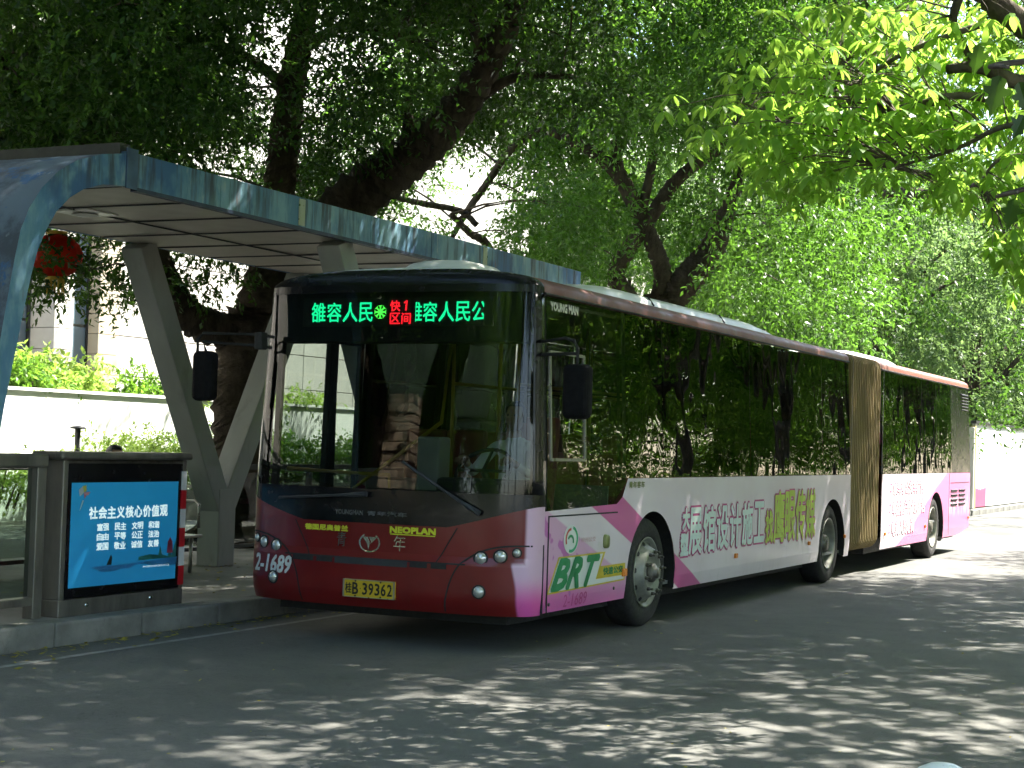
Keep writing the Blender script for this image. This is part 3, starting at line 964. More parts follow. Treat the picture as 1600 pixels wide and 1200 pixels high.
# number plate
M_PLATE = pm('yellow plate', (.62, .42, .02), .45, .08, 9, dirt=((.3, .2, .03), .4))
pz0, pz1, px0, px1 = .362, .500, -1.50, -1.045
plf = lambda u, v, o=0.0: (u, fp(-1.275, .43)[1] - .020 - o, v)
MB().box(px0, px1, plf(0, 0)[1], plf(0, 0)[1] + .03, pz0, pz1).build('number_plate', M_PLATE, BUS, bevel=.004)
mb = MB(); M_INK = pm('black plate ink', (.01, .01, .01), .5, .1, 9)
pf = lambda u, v, o=0.0: plf(u, v, .004 + o)
lettering(mb, '桂', (px0 + .02, px0 + .075, pz0 + .03, pz1 - .028), pf, .002)
lettering(mb, 'B', (px0 + .085, px0 + .135, pz0 + .025, pz1 - .025), pf, .003)
lettering(mb, '·', (px0 + .150, px0 + .160, .428, .437), pf)
for i, ch in enumerate('39362'):
    lettering(mb, ch, (px0 + .175 + i * .055, px0 + .215 + i * .055, pz0 + .025, pz1 - .025), pf, .003)
for bx in (px0 + .11, px1 - .12):
    for bz in (pz0 + .012, pz1 - .012): mb.add([pf(bx + .008 * math.cos(a), bz + .008 * math.sin(a)) for a in np.linspace(0, 2 * PI, 9)[:-1]], [list(range(8))])
mb.build('plate_lettering', M_INK, BUS)
e = MB()
for (a, b, c, d) in ((px0, px1, pz0, pz0 + .006), (px0, px1, pz1 - .006, pz1), (px0, px0 + .006, pz0, pz1), (px1 - .006, px1, pz0, pz1)):
    e.box(a - .004, b + .004, plf(0, 0)[1] - .004, plf(0, 0)[1] - .001, c, d)
e.build('plate_border', M_STEEL, BUS)
# front lettering
ff = lambda u, v, o=0.0: fp(u, v, .005 + o)
mb = MB(); lettering(mb, '德国尼奥普兰', (-1.90, -1.50, .862, .905), ff, .0035)
mb.build('front_lettering', M_YEL, BUS); mb = MB()
lettering(mb, 'NEOPLAN', (-1.12, -.73, .874, .918), ff, .006)
mb.grid([[ff(x, .858) for x in np.linspace(-1.12, -.73, 12)], [ff(x, .866) for x in np.linspace(-1.12, -.73, 12)]])
mb.build('front_lettering', M_YEL, BUS)
mb = MB(); lettering(mb, '青', (-1.60, -1.515, .745, .855), ff, .0, .05); mb.build('chrome_lettering', M_CHROME, BUS); mb = MB(); lettering(mb, '年', (-1.09, -.985, .735, .855), ff, .0, .05)
mb.build('chrome_lettering', M_CHROME, BUS); mb = MB()
c0, r0 = (-1.30, .785), .088
ring = [[ff(c0[0] + r * 1.08 * math.cos(a), c0[1] + r * .85 * math.sin(a)) for a in np.linspace(2.1, 2.1 + 5.1, 40)] for r in (r0, r0 - .013)]
mb.grid(ring)
mb.add([ff(c0[0] + x, c0[1] + z) for x, z in ((-.062, .045), (-.018, .045), (.004, .0), (-.010, -.062), (-.022, -.01))], [(0, 1, 2, 3, 4)])
mb.add([ff(c0[0] + x, c0[1] + z) for x, z in ((-.008, .045), (.072, .045), (.03, .01), (.008, -.01), (.012, .01))], [(0, 1, 2, 3, 4)])
mb.build('chrome_emblem', M_CHROME, BUS)
mb = MB(); lettering(mb, '2-1689', (-2.435, -2.03, .505, .64), ff, .006, .18); mb.build('fleet_number', pm('silver sticker', (.66, .66, .64), .5, .1, 9, dirt=((.3, .2, .2), .7)), BUS)
mb = MB(); lettering(mb, 'YOUNGMAN', (-1.62, -1.37, .995, 1.03), ff, .002); lettering(mb, '青年汽车', (-1.33, -.98, .995, 1.03), ff, .0015)
mb.build('worn_lettering', pm('worn grey lettering', (.10, .10, .10), .6, .5, 40, dirt=((.01, .01, .01), 1.0)), BUS)

# ---- destination display behind the glass
LZ0, LZ1 = 2.475, 2.70
led = lambda u, v, o=0.0: (u, fp(-1.275, 2.6)[1] + .10 - o, v)
MB().box(-2.40, -.15, fp(-1.275, 2.6)[1] + .115, .12, 2.36, 2.76).build('display_housing', M_RUB, BUS)
d = MB().box(-2.12, -.40, led(0, 0)[1], led(0, 0)[1] + .012, 2.48, 2.705).build('destination_display', pm('display face', (.03, .034, .026), .5, .15, 8), BUS)
lf = lambda u, v, o=0.0: led(u, v, .006 + o)
G = emit('green leds', (.005, .60, .22), 1.0); RD = emit('red leds', (.9, .01, .02), 1.0); GB = emit('bright green leds', (.06, .8, .06), 1.0)
mb = MB(); xs = [-2.04, -1.895, -1.745, -1.595, -1.455]
zt = (2.515, 2.668)
for ch, a, b in zip('雒容人民', xs, xs[1:]): lettering(mb, ch, (a + .006, b - .010, *zt), lf, .0022)
lettering(mb, '雒', (-1.155, -1.02, *zt), lf, .0022, clip=[((-1.075, 0, 0), (-1, 0, 0))])
xs = [-1.015, -.875, -.725, -.585]
for ch, a, b in zip('容人民', xs, xs[1:]): lettering(mb, ch, (a + .006, b - .010, *zt), lf, .0022)
lettering(mb, '公', (-.578, -.445, *zt), lf, .0022, clip=[((-.478, 0, 0), (1, 0, 0))])
mb.build('display_text', G, d)
mb = MB()
for k in range(4):
    a = PI * k / 4; dx, dz = math.cos(a) * .052, math.sin(a) * .052
    w = .006; nx, nz = -math.sin(a) * w, math.cos(a) * w; cx_, cz_ = -1.395, 2.592
    mb.add([lf(cx_ - dx + nx, cz_ - dz + nz), lf(cx_ + dx + nx, cz_ + dz + nz), lf(cx_ + dx - nx, cz_ + dz - nz), lf(cx_ - dx - nx, cz_ - dz - nz)], [(0, 1, 2, 3)])
    for sg in (-1, 1):
        for q in (-1, 1):
            ax, az = cx_ + sg * dx * .75, cz_ + sg * dz * .75
            bx, bz = ax + sg * math.cos(a + q * .8) * .022, az + sg * math.sin(a + q * .8) * .022
            mb.add([lf(ax - nx * .6, az - nz * .6), lf(bx - nx * .6, bz - nz * .6), lf(bx + nx * .6, bz + nz * .6), lf(ax + nx * .6, az + nz * .6)], [(0, 1, 2, 3)])
mb.build('display_snowflake', GB, d)
mb = MB()
for s_, bx in (('快', (-1.305, -1.215, 2.598, 2.682)), ('区', (-1.305, -1.215, 2.498, 2.584)), ('间', (-1.200, -1.118, 2.498, 2.584))):
    lettering(mb, s_, bx, lf, .0022)
mb.add([lf(u, v) for u, v in ((-1.172, 2.602), (-1.156, 2.602), (-1.150, 2.682), (-1.160, 2.682), (-1.184, 2.668), (-1.182, 2.658), (-1.166, 2.664))], [(0, 1, 2, 3, 6), (3, 4, 5, 6)])
mb.build('display_route', RD, d)

# ---- side lettering and badges
sf = lambda o: (lambda u, v, e=0.0: (o + e - tumble(v), u, v))
M_PINKL = pm('magenta lettering edge', (.50, .07, .24), .45, .1, 5)
M_MINT = pm('mint white lettering', (.62, .72, .69), .45, .06, 5)
M_LIME = pm('lime lettering', (.46, .58, .06), .45, .06, 5)
items = [('大', 3.06, 3.25, .84, 1.02, 0), ('型', 3.02, 3.22, .60, .79, 0)]
xs = np.linspace(3.22, 5.62, 7)
for i, ch in enumerate('展馆设计施工'): items.append((ch, xs[i] + .03, xs[i + 1] - .03, .60 + i * .006, 1.02 + i * .004, 0))
items.append(('找', 5.66, 5.92, .61, .94, 1))
xs = np.linspace(5.94, 7.62, 5)
for i, ch in enumerate('鹰眼传媒'): items.append((ch, xs[i] + .02, xs[i + 1] - .02, .60, 1.14, 1))
b0, b1, b2_ = MB(), MB(), MB()
for ch, u0, u1, v0, v1, k in items:
    lettering(b0, ch, (u0, u1, v0, v1), sf(.003), .034)
    lettering((b1, b2_)[k], ch, (u0, u1, v0, v1), sf(.006), .014)
b0.build('advert_outline', M_PINKL, BUS); b1.build('advert_lettering', M_MINT, BUS); b2_.build('advert_lettering', M_LIME, BUS)
b0, b1 = MB(), MB()
M_WLET = pm('white lettering', (.72, .72, .72), .45, .05, 5)
for s_, u0, u1, v0, v1 in (('候车亭公交车广告', 11.62, 13.62, 1.03, 1.22), ('单立柱户外大牌广告', 11.58, 13.72, .74, .94), ('电商人员培训', 11.56, 12.98, .46, .66)):
    w = (u1 - u0) / len(s_)
    for i, ch in enumerate(s_):
        bx = (u0 + i * w + .01, u0 + (i + 1) * w - .02, v0, v1)
        lettering(b0, ch, bx, sf(.003), .016); lettering(b1, ch, bx, sf(.006), .007)
    cxx = u0 - .14
    b0.grid([[sf(.003)(cxx + r * math.cos(a), (v0 + v1) / 2 + r * math.sin(a)) for a in np.linspace(0, 2 * PI, 17)] for r in (.05, .065)])
b0.build('advert_outline', M_PINKL, BUS); b1.build('advert_lettering', M_WLET, BUS)
# BRT badge
BG1 = pm('badge green', (.015, .22, .08), .45, .1, 5); BGY = pm('badge yellow', (.60, .45, .03), .45, .1, 5); BW = pm('badge white', (.66, .68, .66), .45, .05, 5)
def quad(pts, o, m, name): return MB().add([sf(o)(u, v) for u, v in pts], [list(range(len(pts)))]).build(name, m, BUS)
quad([(.07, .435), (.27, .715), (1.22, .715), (1.12, .60), (1.66, .60), (1.66, .455)], .0025, BGY, 'badge_ground')
quad([(.10, .448), (.285, .702), (1.16, .702), (1.02, .50), (1.63, .50), (1.63, .468)], .004, BW, 'badge_ground')
quad([(1.05, .515), (1.12, .592), (1.645, .592), (1.645, .515)], .004, BGY, 'badge_ground')
mb = MB()
for ch, u0 in zip('BRT', (.14, .42, .68)): lettering(mb, ch, (u0, u0 + .235, .465, .69), sf(.007), .016, .75)
lettering(mb, '快速公交', (1.17, 1.60, .525, .585), sf(.007), .004)
mb.build('badge_lettering', BG1, BUS)
mb = MB(); lettering(mb, '2-1689', (.40, .86, .315, .415), sf(.005), .0); mb.build('fleet_number', M_PINKL, BUS)
# bus company roundel
mb = MB(); mb.add([sf(.003)(.50 + .145 * math.cos(a), .845 + .115 * math.sin(a)) for a in np.linspace(0, 2 * PI, 25)[:-1]], [list(range(24))]); mb.build('roundel', BW, BUS)
def arc(a0, a1, r0, r1, o, m, name, cx_=.50, cz_=.845):
    return MB().grid([[sf(o)(cx_ + 1.25 * r * math.cos(a), cz_ + r * math.sin(a)) for a in np.linspace(a0, a1, 20)] for r in (r0, r1)]).build(name, m, BUS)
arc(-1.9, 1.3, .082, .106, .005, pm('roundel green', (.05, .42, .20), .45, .1, 5), 'roundel_arc')
arc(1.6, 3.6, .070, .090, .005, pm('roundel red', (.55, .08, .05), .45, .1, 5), 'roundel_arc')
arc(-.4, 2.7, .03, .052, .005, BG1, 'roundel_arc', .49, .83)
mb = MB(); lettering(mb, '柳州公交', (.70, 1.0, .81, .85), sf(.004), .0); mb.build('company_lettering', pm('faded red lettering', (.55, .32, .32), .5, .2, 9), BUS)
mb = MB(); lettering(mb, 'YOUNG MAN', (.10, .63, 2.625, 2.69), lambda u, v, o=0.0: (.006 + o - tumble(v), u, v), .006); mb.build('maker_lettering', pm('silver lettering', (.62, .62, .58), .4, .1, 9), BUS)
mb = MB(); 
for k, ch in enumerate('青年客车'): lettering(mb, ch, (1.70 + k * .095, 1.78 + k * .095, 1.235, 1.29), sf(.004), .003)
mb.build('small_lettering', pm('olive lettering', (.16, .18, .05), .5, .1, 9), BUS)
# side markers, filler flap, catches, seams
for y, z, s_ in ((1.63, .52, 1.3), (4.66, .515, 1), (7.36, .53, .9), (8.98, .55, .9), (11.15, .50, .9), (13.75, .52, .9), (17.2, .56, .8)):
    MB().box(-.002, .022, y - .035 * s_, y + .035 * s_, z - .025 * s_, z + .025 * s_).build('side_marker', M_AMBER, BUS, bevel=.008)
P = [(.045 * (abs(math.cos(a)) ** .6) * math.copysign(1, math.cos(a)), .055 * (abs(math.sin(a)) ** .6) * math.copysign(1, math.sin(a))) for a in np.linspace(0, 2 * PI, 21)[:-1]]
MB().grid([[(h, 1.21 + x * k, .80 + z * k) for x, z in P + [P[0]]] for h, k in ((.0, 1.05), (.022, 1.0), (.03, .8), (.031, .01))]).build('filler_flap', pm('olive flap', (.20, .22, .07), .4, .1, 8), BUS, smooth=True)
MB().box(.001, .004, .075, 1.46, 1.028, 1.04).build('panel_seam', M_RUB, BUS)
MB().box(.001, .005, .06, .075, .30, 1.04).build('panel_seam', M_RUB, BUS)
for y, z in ((.11, .36), (1.42, .40)):
    MB().lathe([(.015, .0), (.013, .008), (0, .009)], (0, y, z), (1, 0, 0), 10).build('panel_catch', M_HUB, BUS)

# ---- mirrors
M_MIRB = pm('black mirror shell', (.006, .006, .007), .8, .2, 9, spec=.15)
def mirror(c, s, arm, name_label):
    x, y, z = c
    o = MB().box(x - s[0] / 2, x + s[0] / 2, y - s[1] / 2, y + s[1] / 2, z - s[2] / 2, z + s[2] / 2).build('wing_mirror', M_MIRB, BUS, bevel=.05)
    o['label'] = name_label
    o.modifiers['bevel'].segments = 4
    a = MB()
    for p in arm: a.tube(p, .014, 8)
    a.build('mirror_arm', M_RUB, o)
    MB().box(x - s[0] / 2 + .03, x + s[0] / 2 - .03, y + s[1] / 2 + .001, y + s[1] / 2 + .004, z - s[2] / 2 + .04, z + s[2] / 2 - .04).build('mirror_glass', M_CHROME, o)
mirror((.335, -.22, 1.985), (.215, .14, .41), [[(-.06, -.05, 2.37), (.22, -.2, 2.385), (.30, -.22, 2.36), (.33, -.22, 2.30), (.33, -.22, 2.15)], [(-.04, -.05, 2.27), (.32, -.2, 2.27)]], 'black driver side mirror on a bent arm')
mirror((-2.915, -.40, 2.06), (.20, .14, .41), [[(-2.32, -.30, 2.385), (-2.40, -.40, 2.40), (-2.93, -.42, 2.41), (-2.985, -.42, 2.36), (-2.985, -.42, 2.25)], [(-2.34, -.3, 2.30), (-2.42, -.4, 2.31), (-2.93, -.42, 2.34), (-2.90, -.42, 2.26)]], 'black kerb side mirror on a long arm')
MB().box(-2.43, -2.36, -.42, -.33, 2.28, 2.42).build('mirror_bracket', M_RUB, BUS, bevel=.01)
# ---- wipers
def wiper(a, b):
    w = MB(); n = 9
    w.tube([fp(a[0] + (b[0] - a[0]) * t, a[1] + (b[1] - a[1]) * t, .045) for t in np.linspace(0, 1, n)], [.012 + .010 * (t > .8) for t in np.linspace(0, 1, n)], 6)
    w.build('wiper', M_DASH, BUS)
wiper((-1.02, 1.42), (-.36, 1.05)); wiper((-2.15, 1.10), (-1.32, 1.16))

# ---- inside
MB().box(-2.48, -.07, .05, 9.2, .34, .37).box(-2.48, -.07, 11, 17.2, .55, .58).build('floor', M_IN, BUS)
MB().box(-2.3, -.25, .3, 9.2, 2.70, 2.73).box(-2.3, -.25, 11, 17.2, 2.70, 2.73).build('ceiling_lining', M_INL, BUS)
MB().box(-2.46, -.09, 1.45, 1.47, .37, 1.25).build('bulkhead', M_IN, BUS)
P = [[(x, -.20 + .0 * x, .37), (x, -.20, 1.12), (x, -.05, 1.20), (x, .32, 1.16), (x, .40, 1.02), (x, .40, .37)] for x in (-1.55, -.12)]
MB().grid(P).build('dashboard', M_DASH, BUS)
MB().box(-2.4, -1.56, -.2, -.02, .37, 1.12).build('dashboard', M_DASH, BUS, bevel=.03)
MB().box(-1.02, -.20, .10, .34, 1.16, 1.30).build('instrument_binnacle', M_DASH, BUS, bevel=.04)
sw = MB(); a = Vector((0, -.72, .69)).normalized(); c = Vector((-.74, .40, 1.36))
t1 = Vector((1, 0, 0)); t2 = a.cross(t1)
ringp = [c + (t1 * math.cos(w) + t2 * math.sin(w)) * .235 for w in np.linspace(0, 2 * PI, 33)]
sw.tube(ringp, .017, 8, cap=False); sw.tube([c - t1 * .23, c + t1 * .23], .014, 6); sw.tube([c, c + t2 * .22], .014, 6); sw.tube([c, c - a * .35], .03, 8)
sw.build('steering_wheel', M_DASH, BUS, smooth=True)
def seat(x, y, z, w=.42, face=-1, tall=.75):
    s_ = MB()
    s_.obox((x, y, z + .40), (w, .42, .06)); s_.obox((x, y - face * .22, z + .40 + tall * .5), (w, .06, tall), rot('X', face * 8))
    s_.beam((x, y, z), (x, y, z + .38), .10, .12, up=(0, 1, 0))
    return s_.build('passenger_seat', M_SEAT, BUS, bevel=.03)
for y in (1.85, 3.4, 4.2, 5.0, 5.8, 6.6, 7.4, 8.2):
    for x in (-.33, -.78): seat(x, y, .55 if y > 1.9 else .37)
    if not 4.5 < y < 6.2: seat(-2.2, y, .55); seat(-1.78, y, .55)
for y in (11.5, 12.4, 13.3, 14.2, 15.1):
    for x in (-.33, -.78, -1.78, -2.2): seat(x, y, .58)
o = seat(-.74, 1.06, .62, .5, -1, .80); o.name = 'driver_seat'
o['label'] = 'driver seat behind the steering wheel'
MB().box(-1.05, -.3, .78, 1.40, .37, .62).build('driver_plinth', M_IN, BUS)
rl = MB()
for x in (-.98, -1.62):
    for y in (1.5, 3.0, 4.6, 6.2, 7.8): rl.tube([(x, y, .37), (x, y, 2.7)], .017, 6)
    rl.tube([(x, 1.5, 2.1), (x, 9.1, 2.1)], .015, 6)
    rl.tube([(x, 11.1, 2.1), (x, 16, 2.1)], .015, 6)
rl.tube([(-2.42, .12, 1.32), (-1.45, .12, 1.30), (-1.42, .12, .9)], .02, 8)
rl.tube([(-2.2, .16, .9), (-1.62, 1.3, 1.75), (-1.62, 1.45, 2.5)], .018, 8)
rl.tube([(-1.12, 1.42, .9), (-1.12, 1.42, 2.7)], .02, 8)
rl.build('handrail', M_YRAIL, BUS, smooth=True)
fb = MB().box(-1.33, -1.12, .35, .55, .95, 1.62).box(-1.30, -1.15, .40, .50, .37, .95)
fb.build('fare_box', M_INL, BUS, bevel=.02)
# ================================================================== bus shelter
def bluemat():
    M = Mat('weathered blue paint', .6, 0, .4)
    x, y, z = M.xyz()
    a = M.noise(2.6, 6, .7, (1, 1, .35)); b = M.noise(1.1, 5, .65, (1, 1, .7)); drip = M.noise(7, 5, .65, (1, 1, .10))
    c = M.mix(a.ramp(.40, .60), (.085, .20, .31), (.18, .32, .39))
    c = M.mix(b.ramp(.50, .60), c, (.045, .12, .25))
    c = M.mix(M.noise(5, 6, .7, (1, 1, .3)).ramp(.58, .68) * .8, c, (.30, .38, .39))
    c = M.mix(drip.ramp(.46, .62) * z.ramp(3.0, 3.5) * .85, c, (.035, .035, .04))
    c = M.mix(M.noise(11, 4, .6, (1, 1, .15)).ramp(.64, .72) * .5, c, (.16, .08, .05))
    M.col(c); M.bump(a, .25, .01)
    return M.m
M_BLUE = bluemat()
def bluetop():
    M = Mat('stained blue roof sheet', .75, 0, .3)
    a = M.noise(1.7, 7, .7); b = M.noise(.6, 4, .6)
    c = M.mix(a.ramp(.42, .58), (.04, .055, .075), (.09, .13, .17))
    c = M.mix(M.noise(2.6, 6, .75).ramp(.56, .62), c, (.03, .09, .20))
    c = M.mix(M.noise(6, 6, .7).ramp(.62, .70) * .7, c, (.22, .27, .29))
    M.col(c); return M.m
M_BLUETOP = bluetop()
M_CEIL = pm('beige ceiling panel', (.52, .48, .40), .55, .06, 1.5, dirt=((.25, .22, .18), .3))
M_COLG = pm('grey green column paint', (.30, .32, .30), .6, .12, 1.5, dirt=((.12, .13, .11), .5), stretch=(1, 1, .4))
SH = thing('bus_shelter', 'blue painted bus shelter with curved end and beige panelled ceiling', 'bus shelter', (-4.2, 5, PZ))
XF, XR = -2.95, -5.42
OUT = [(-3.06, PZ), (-2.95, .9), (-2.80, 1.75), (-2.70, 2.33), (-2.655, 2.57), (-2.61, 2.80), (-2.565, 2.99), (-2.49, 3.15), (-2.37, 3.31), (-2.20, 3.46), (-2.00, 3.575), (-1.72, 3.665), (-1.45, 3.715)]
INN = [(-2.93, PZ), (-2.80, .9), (-2.66, 1.72), (-2.53, 2.30), (-2.48, 2.52), (-2.44, 2.68), (-2.385, 2.86), (-2.31, 3.01), (-2.21, 3.16), (-2.07, 3.285), (-1.92, 3.37), (-1.72, 3.435), (-1.40, 3.47)]
YE = 7.3
mb = MB().grid([[(XF, a, b), (XF, c, d)] for (a, b), (c, d) in zip(OUT, INN)]); mb.build('end_arch', M_BLUE, SH)
mb = MB().grid([[(XF, a, b), (XR, a, b)] for a, b in OUT], flip=True); mb.build('end_shell', M_BLUETOP, SH, smooth=True)
mb = MB().grid([[(XF, a, b), (XR, a, b)] for a, b in INN]); mb.build('end_lining', M_BLUE, SH, smooth=True)
# fascia in lengths, each with a thin joint strip
y = -1.45; k = 0
while y < YE:
    y2 = min(YE, y + 1.22)
    MB().box(XF - .06, XF + .004, y, y2 - .006, 3.465, 3.735).build('fascia_panel', M_BLUE, SH, bevel=.006)
    if k in (1, 4, 9): MB().box(XF + .004, XF + .010, y2 - .05, y2 + .05, 3.48, 3.72).build('joint_strip', M_STEEL, SH)
    y = y2; k += 1
MB().box(XF + .004, XF + .016, -1.46, -1.33, 3.45, 3.76).build('corner_plate', pm('dark blue plate', (.05, .09, .15), .6, .3, 4), SH)
MB().box(XF - .05, XF + .012, -1.33, YE, 3.44, 3.470).build('drip_edge', pm('navy drip edge', (.015, .025, .06), .5, .2, 5), SH)
MB().box(XR, XF - .06, -1.45, YE, 3.60, 3.70).build('roof_deck', M_BLUETOP, SH)
MB().box(XR - .06, XR, -1.45, YE, 3.478, 3.76).build('back_fascia', M_BLUE, SH)
MB().box(XR, XF - .05, -1.47, -1.35, 3.70, 3.80).build('roof_upstand', M_DARK, SH)
proto = MB().box(XR + .01, -4.318, -1.40, -1.40 + .852, 3.475, 3.50).build('ceiling_panel', M_CEIL, SH, bevel=.004)
proto2 = MB().box(-4.29, XF - .07, -1.40, -1.40 + .852, 3.475, 3.50).build('ceiling_panel', M_CEIL, SH, bevel=.004)
for i in range(1, 10):
    for p in (proto, proto2):
        c = p.copy(); COL.objects.link(c); c.parent = SH; c.location = (0, i * .874, random.uniform(-.003, .003))
MB().box(XR, XF - .06, -1.42, YE, 3.515, 3.53).build('ceiling_void', M_DARK, SH)
for i in range(11):
    MB().box(XR + .02, XF - .07, -1.40 + i * .874 - .022, -1.40 + i * .874 - .008, 3.462, 3.474).build('ceiling_joint', M_DARK, SH)
MB().box(-4.314, -4.296, -1.38, YE - .1, 3.462, 3.4735).build('ceiling_joint', M_DARK, SH)
lt = MB().box(-4.55, -4.15, -.46, -.06, 3.462, 3.474).build('ceiling_light', M_WHITE, SH)
MB().lathe([(.10, 0), (.12, -.012), (.07, -.014), (.0, -.014)], (-4.35, -.26, 3.462), (0, 0, 1), 20).build('light_lens', M_INL, lt)
def vcol(x, y):
    MB().box(x - .14, x + .14, y - .15, y + .15, PZ, 1.0).build('column_base', M_COLG, SH, bevel=.012)
    for s in (-1, 1):
        MB().beam((x, y + s * .03, .80), (x, y + s * 1.50, 3.47), .25, .26, up=(1, 0, 0)).build('column_arm', M_COLG, SH, bevel=.012)
for y in (3.25,):
    vcol(-5.38, y); vcol(-3.22, y + .23)

# ------------------------------------------------------------------ back railing
RB = thing('back_railing', 'dark steel railing along the rear edge of the shelter platform', 'railing', (-5.75, 4, PZ))
MB().box(-5.79, -5.72, -2.5, 20, 1.19, 1.25).build('top_rail', M_DARK, RB)
MB().box(-5.77, -5.74, -2.5, 20, .30, .34).build('bottom_rail', M_DARK, RB)
for y in np.arange(-2.4, 20, 1.6):
    MB().box(-5.785, -5.725, y, y + .06, PZ, 1.19).build('post', M_DARK, RB)
for y in np.arange(-2.4, 19, 1.6):
    MB().box(-5.76, -5.752, y + .12, y + 1.54, .36, 1.15).build('glass_pane', M_GDOOR, RB)

# ------------------------------------------------------------------ advertising light box and glass barrier
AB = thing('advert_light_box', 'stainless light box with blue poster and striped edge on the platform', 'light box', (-3.32, -.95, PZ))
bx0, bx1, by0, by1 = -3.45, -3.21, -1.72, -.20
s_ = MB()
s_.box(bx0, bx1, by0, by1, PZ, .30); s_.box(bx0, bx1, by0, by0 + .06, .30, 1.36); s_.box(bx0, bx1, by1 - .05, by1, .30, 1.36); s_.box(bx0, bx1 - .1, by0 + .06, by1 - .05, .30, 1.36)
s_.build('cabinet', M_STEELD, AB, bevel=.008)
MB().box(bx0 - .03, bx1 + .035, by0 - .06, by1 + .04, 1.36, 1.42).build('top_cap', M_STEELD, AB, bevel=.02)
MB().box(bx1 - .09, bx1 - .002, by0 + .065, by1 - .055, .31, 1.33).build('screen_bezel', M_BLK, AB)
def postermat():
    M = Mat('blue poster', .3, 0, .5)
    x, y, z = M.xyz()
    c = M.mix(z.ramp(.25, 1.0), (.010, .14, .30), (.010, .16, .32))
    sweep = M.noise(1.6, 3, .5, (1, 1, 2)).ramp(.4, .7)
    c = M.mix(sweep * .35, c, (.02, .22, .40))
    M.col(c)
    M.t.links.new(c, M.b.inputs['Emission Color']); M.b.inputs['Emission Strength'].default_value = .10
    return M.m
sy0, sy1, sz0, sz1 = -1.62, -.31, .385, 1.185
po = MB().box(bx1 - .003, bx1 + .001, sy0, sy1, sz0, sz1).build('poster', postermat(), AB)
pfm = lambda o: (lambda u, v, e=0.0: (bx1 + .001 + o + e, u, v))
M_PW = Mat('poster white print', .4); M_PW.col((.50, .60, .60)); M_PW.b.inputs['Emission Color'].default_value = (.6, .75, .75, 1); M_PW.b.inputs['Emission Strength'].default_value = .16; M_PW = M_PW.m
mb = MB(); t = '社会主义核心价值观'; u0, u1 = -1.42, -.44; w = (u1 - u0) / len(t)
for i, ch in enumerate(t): lettering(mb, ch, (u0 + i * w + .006, u0 + (i + 1) * w - .008, .905, .995), pfm(.003), .004)
mb.build('poster_heading', M_PW, po); mb = MB()
for r, row in enumerate(('富强 民主 文明 和谐', '自由 平等 公正 法治', '爱国 敬业 诚信 友善')):
    for j, wd in enumerate(row.split()):
        for q, ch in enumerate(wd):
            uu = -1.315 + j * .21 + q * .072
            lettering(mb, ch, (uu, uu + .066, .81 - r * .075, .865 - r * .075), pfm(.003), .0022)
        mb.build('poster_lettering', M_PW, po); mb = MB()
lettering(mb, '柳州市精神文明建设委员会办公室', (-.74, -.40, .495, .510), pfm(.003), 0)
mb.build('poster_lettering', M_PW, po)
def flat(pts, o, m, name): return MB().add([pfm(o)(u, v) for u, v in pts], [list(range(len(pts)))]).build(name, m, po)
M_LB = pm('poster pale blue', (.03, .17, .38), .4, .2, 5); M_PG = pm('poster dim green', (.02, .13, .12), .4, .3, 9); M_PR = pm('poster dim red', (.22, .03, .06), .4, .3, 14)
up = [(-1.38, .535)] + [(-.9 + .6 * t, .535 + .03 * t) for t in (0, .5, 1)]
dn = [(-.31, .50), (-.55, .50), (-.72, .525), (-.82, .53), (-.92, .495), (-1.0, .505), (-1.10, .485), (-1.25, .49)]
flat(up + dn, .002, M_LB, 'poster_river')
flat([(-1.19, .540), (-1.14, .62), (-1.125, .60), (-1.13, .540)], .004, M_INK, 'poster_sail')
flat([(-.80, .556), (-.80, .585), (-.66, .60), (-.55, .59), (-.52, .66), (-.50, .59), (-.42, .575), (-.40, .70), (-.375, .575), (-.315, .72), (-.315, .562)], .004, M_PG, 'poster_pagodas')
flat([(-.44, .60), (-.43, .69), (-.40, .73), (-.37, .69), (-.36, .60)], .0055, M_PR, 'poster_pagodas')
for pts, cc in (([(-1.53, 1.08), (-1.545, 1.13), (-1.50, 1.16), (-1.485, 1.11)], (.42, .45, .45)), ([(-1.50, 1.16), (-1.46, 1.165), (-1.455, 1.12), (-1.485, 1.11)], (.45, .42, .08)), ([(-1.485, 1.11), (-1.41, 1.115), (-1.43, 1.09), (-1.47, 1.085)], (.45, .22, .25)), ([(-1.485, 1.105), (-1.475, 1.06), (-1.46, 1.085)], (.5, .08, .06)), ([(-1.50, 1.05), (-1.53, .97), (-1.515, .985), (-1.48, 1.05)], (.5, .52, .5))):
    flat(pts, .003, pm('poster flower print', cc, .4, .05, 5), 'poster_flower')
# red and white edge strip
M_SRED = pm('strip red', (.45, .012, .02), .4, .1, 6); M_SWH = pm('strip white', (.6, .6, .6), .4, .1, 6)
n = 6; zz = np.linspace(.33, 1.27, n + 1)
for i in range(n):
    MB().box(bx1 + .002, bx1 + .012, by1 - .075, by1 - .012, zz[i], zz[i + 1] - .001).build('edge_stripe', M_SWH if i % 2 else M_SRED, AB)
for y in (-1.40, -.62): MB().lathe([(.02, 0), (.016, .008), (0, .009)], (bx1, y, .245), (1, 0, 0), 12).build('lock', M_CHROME, AB)

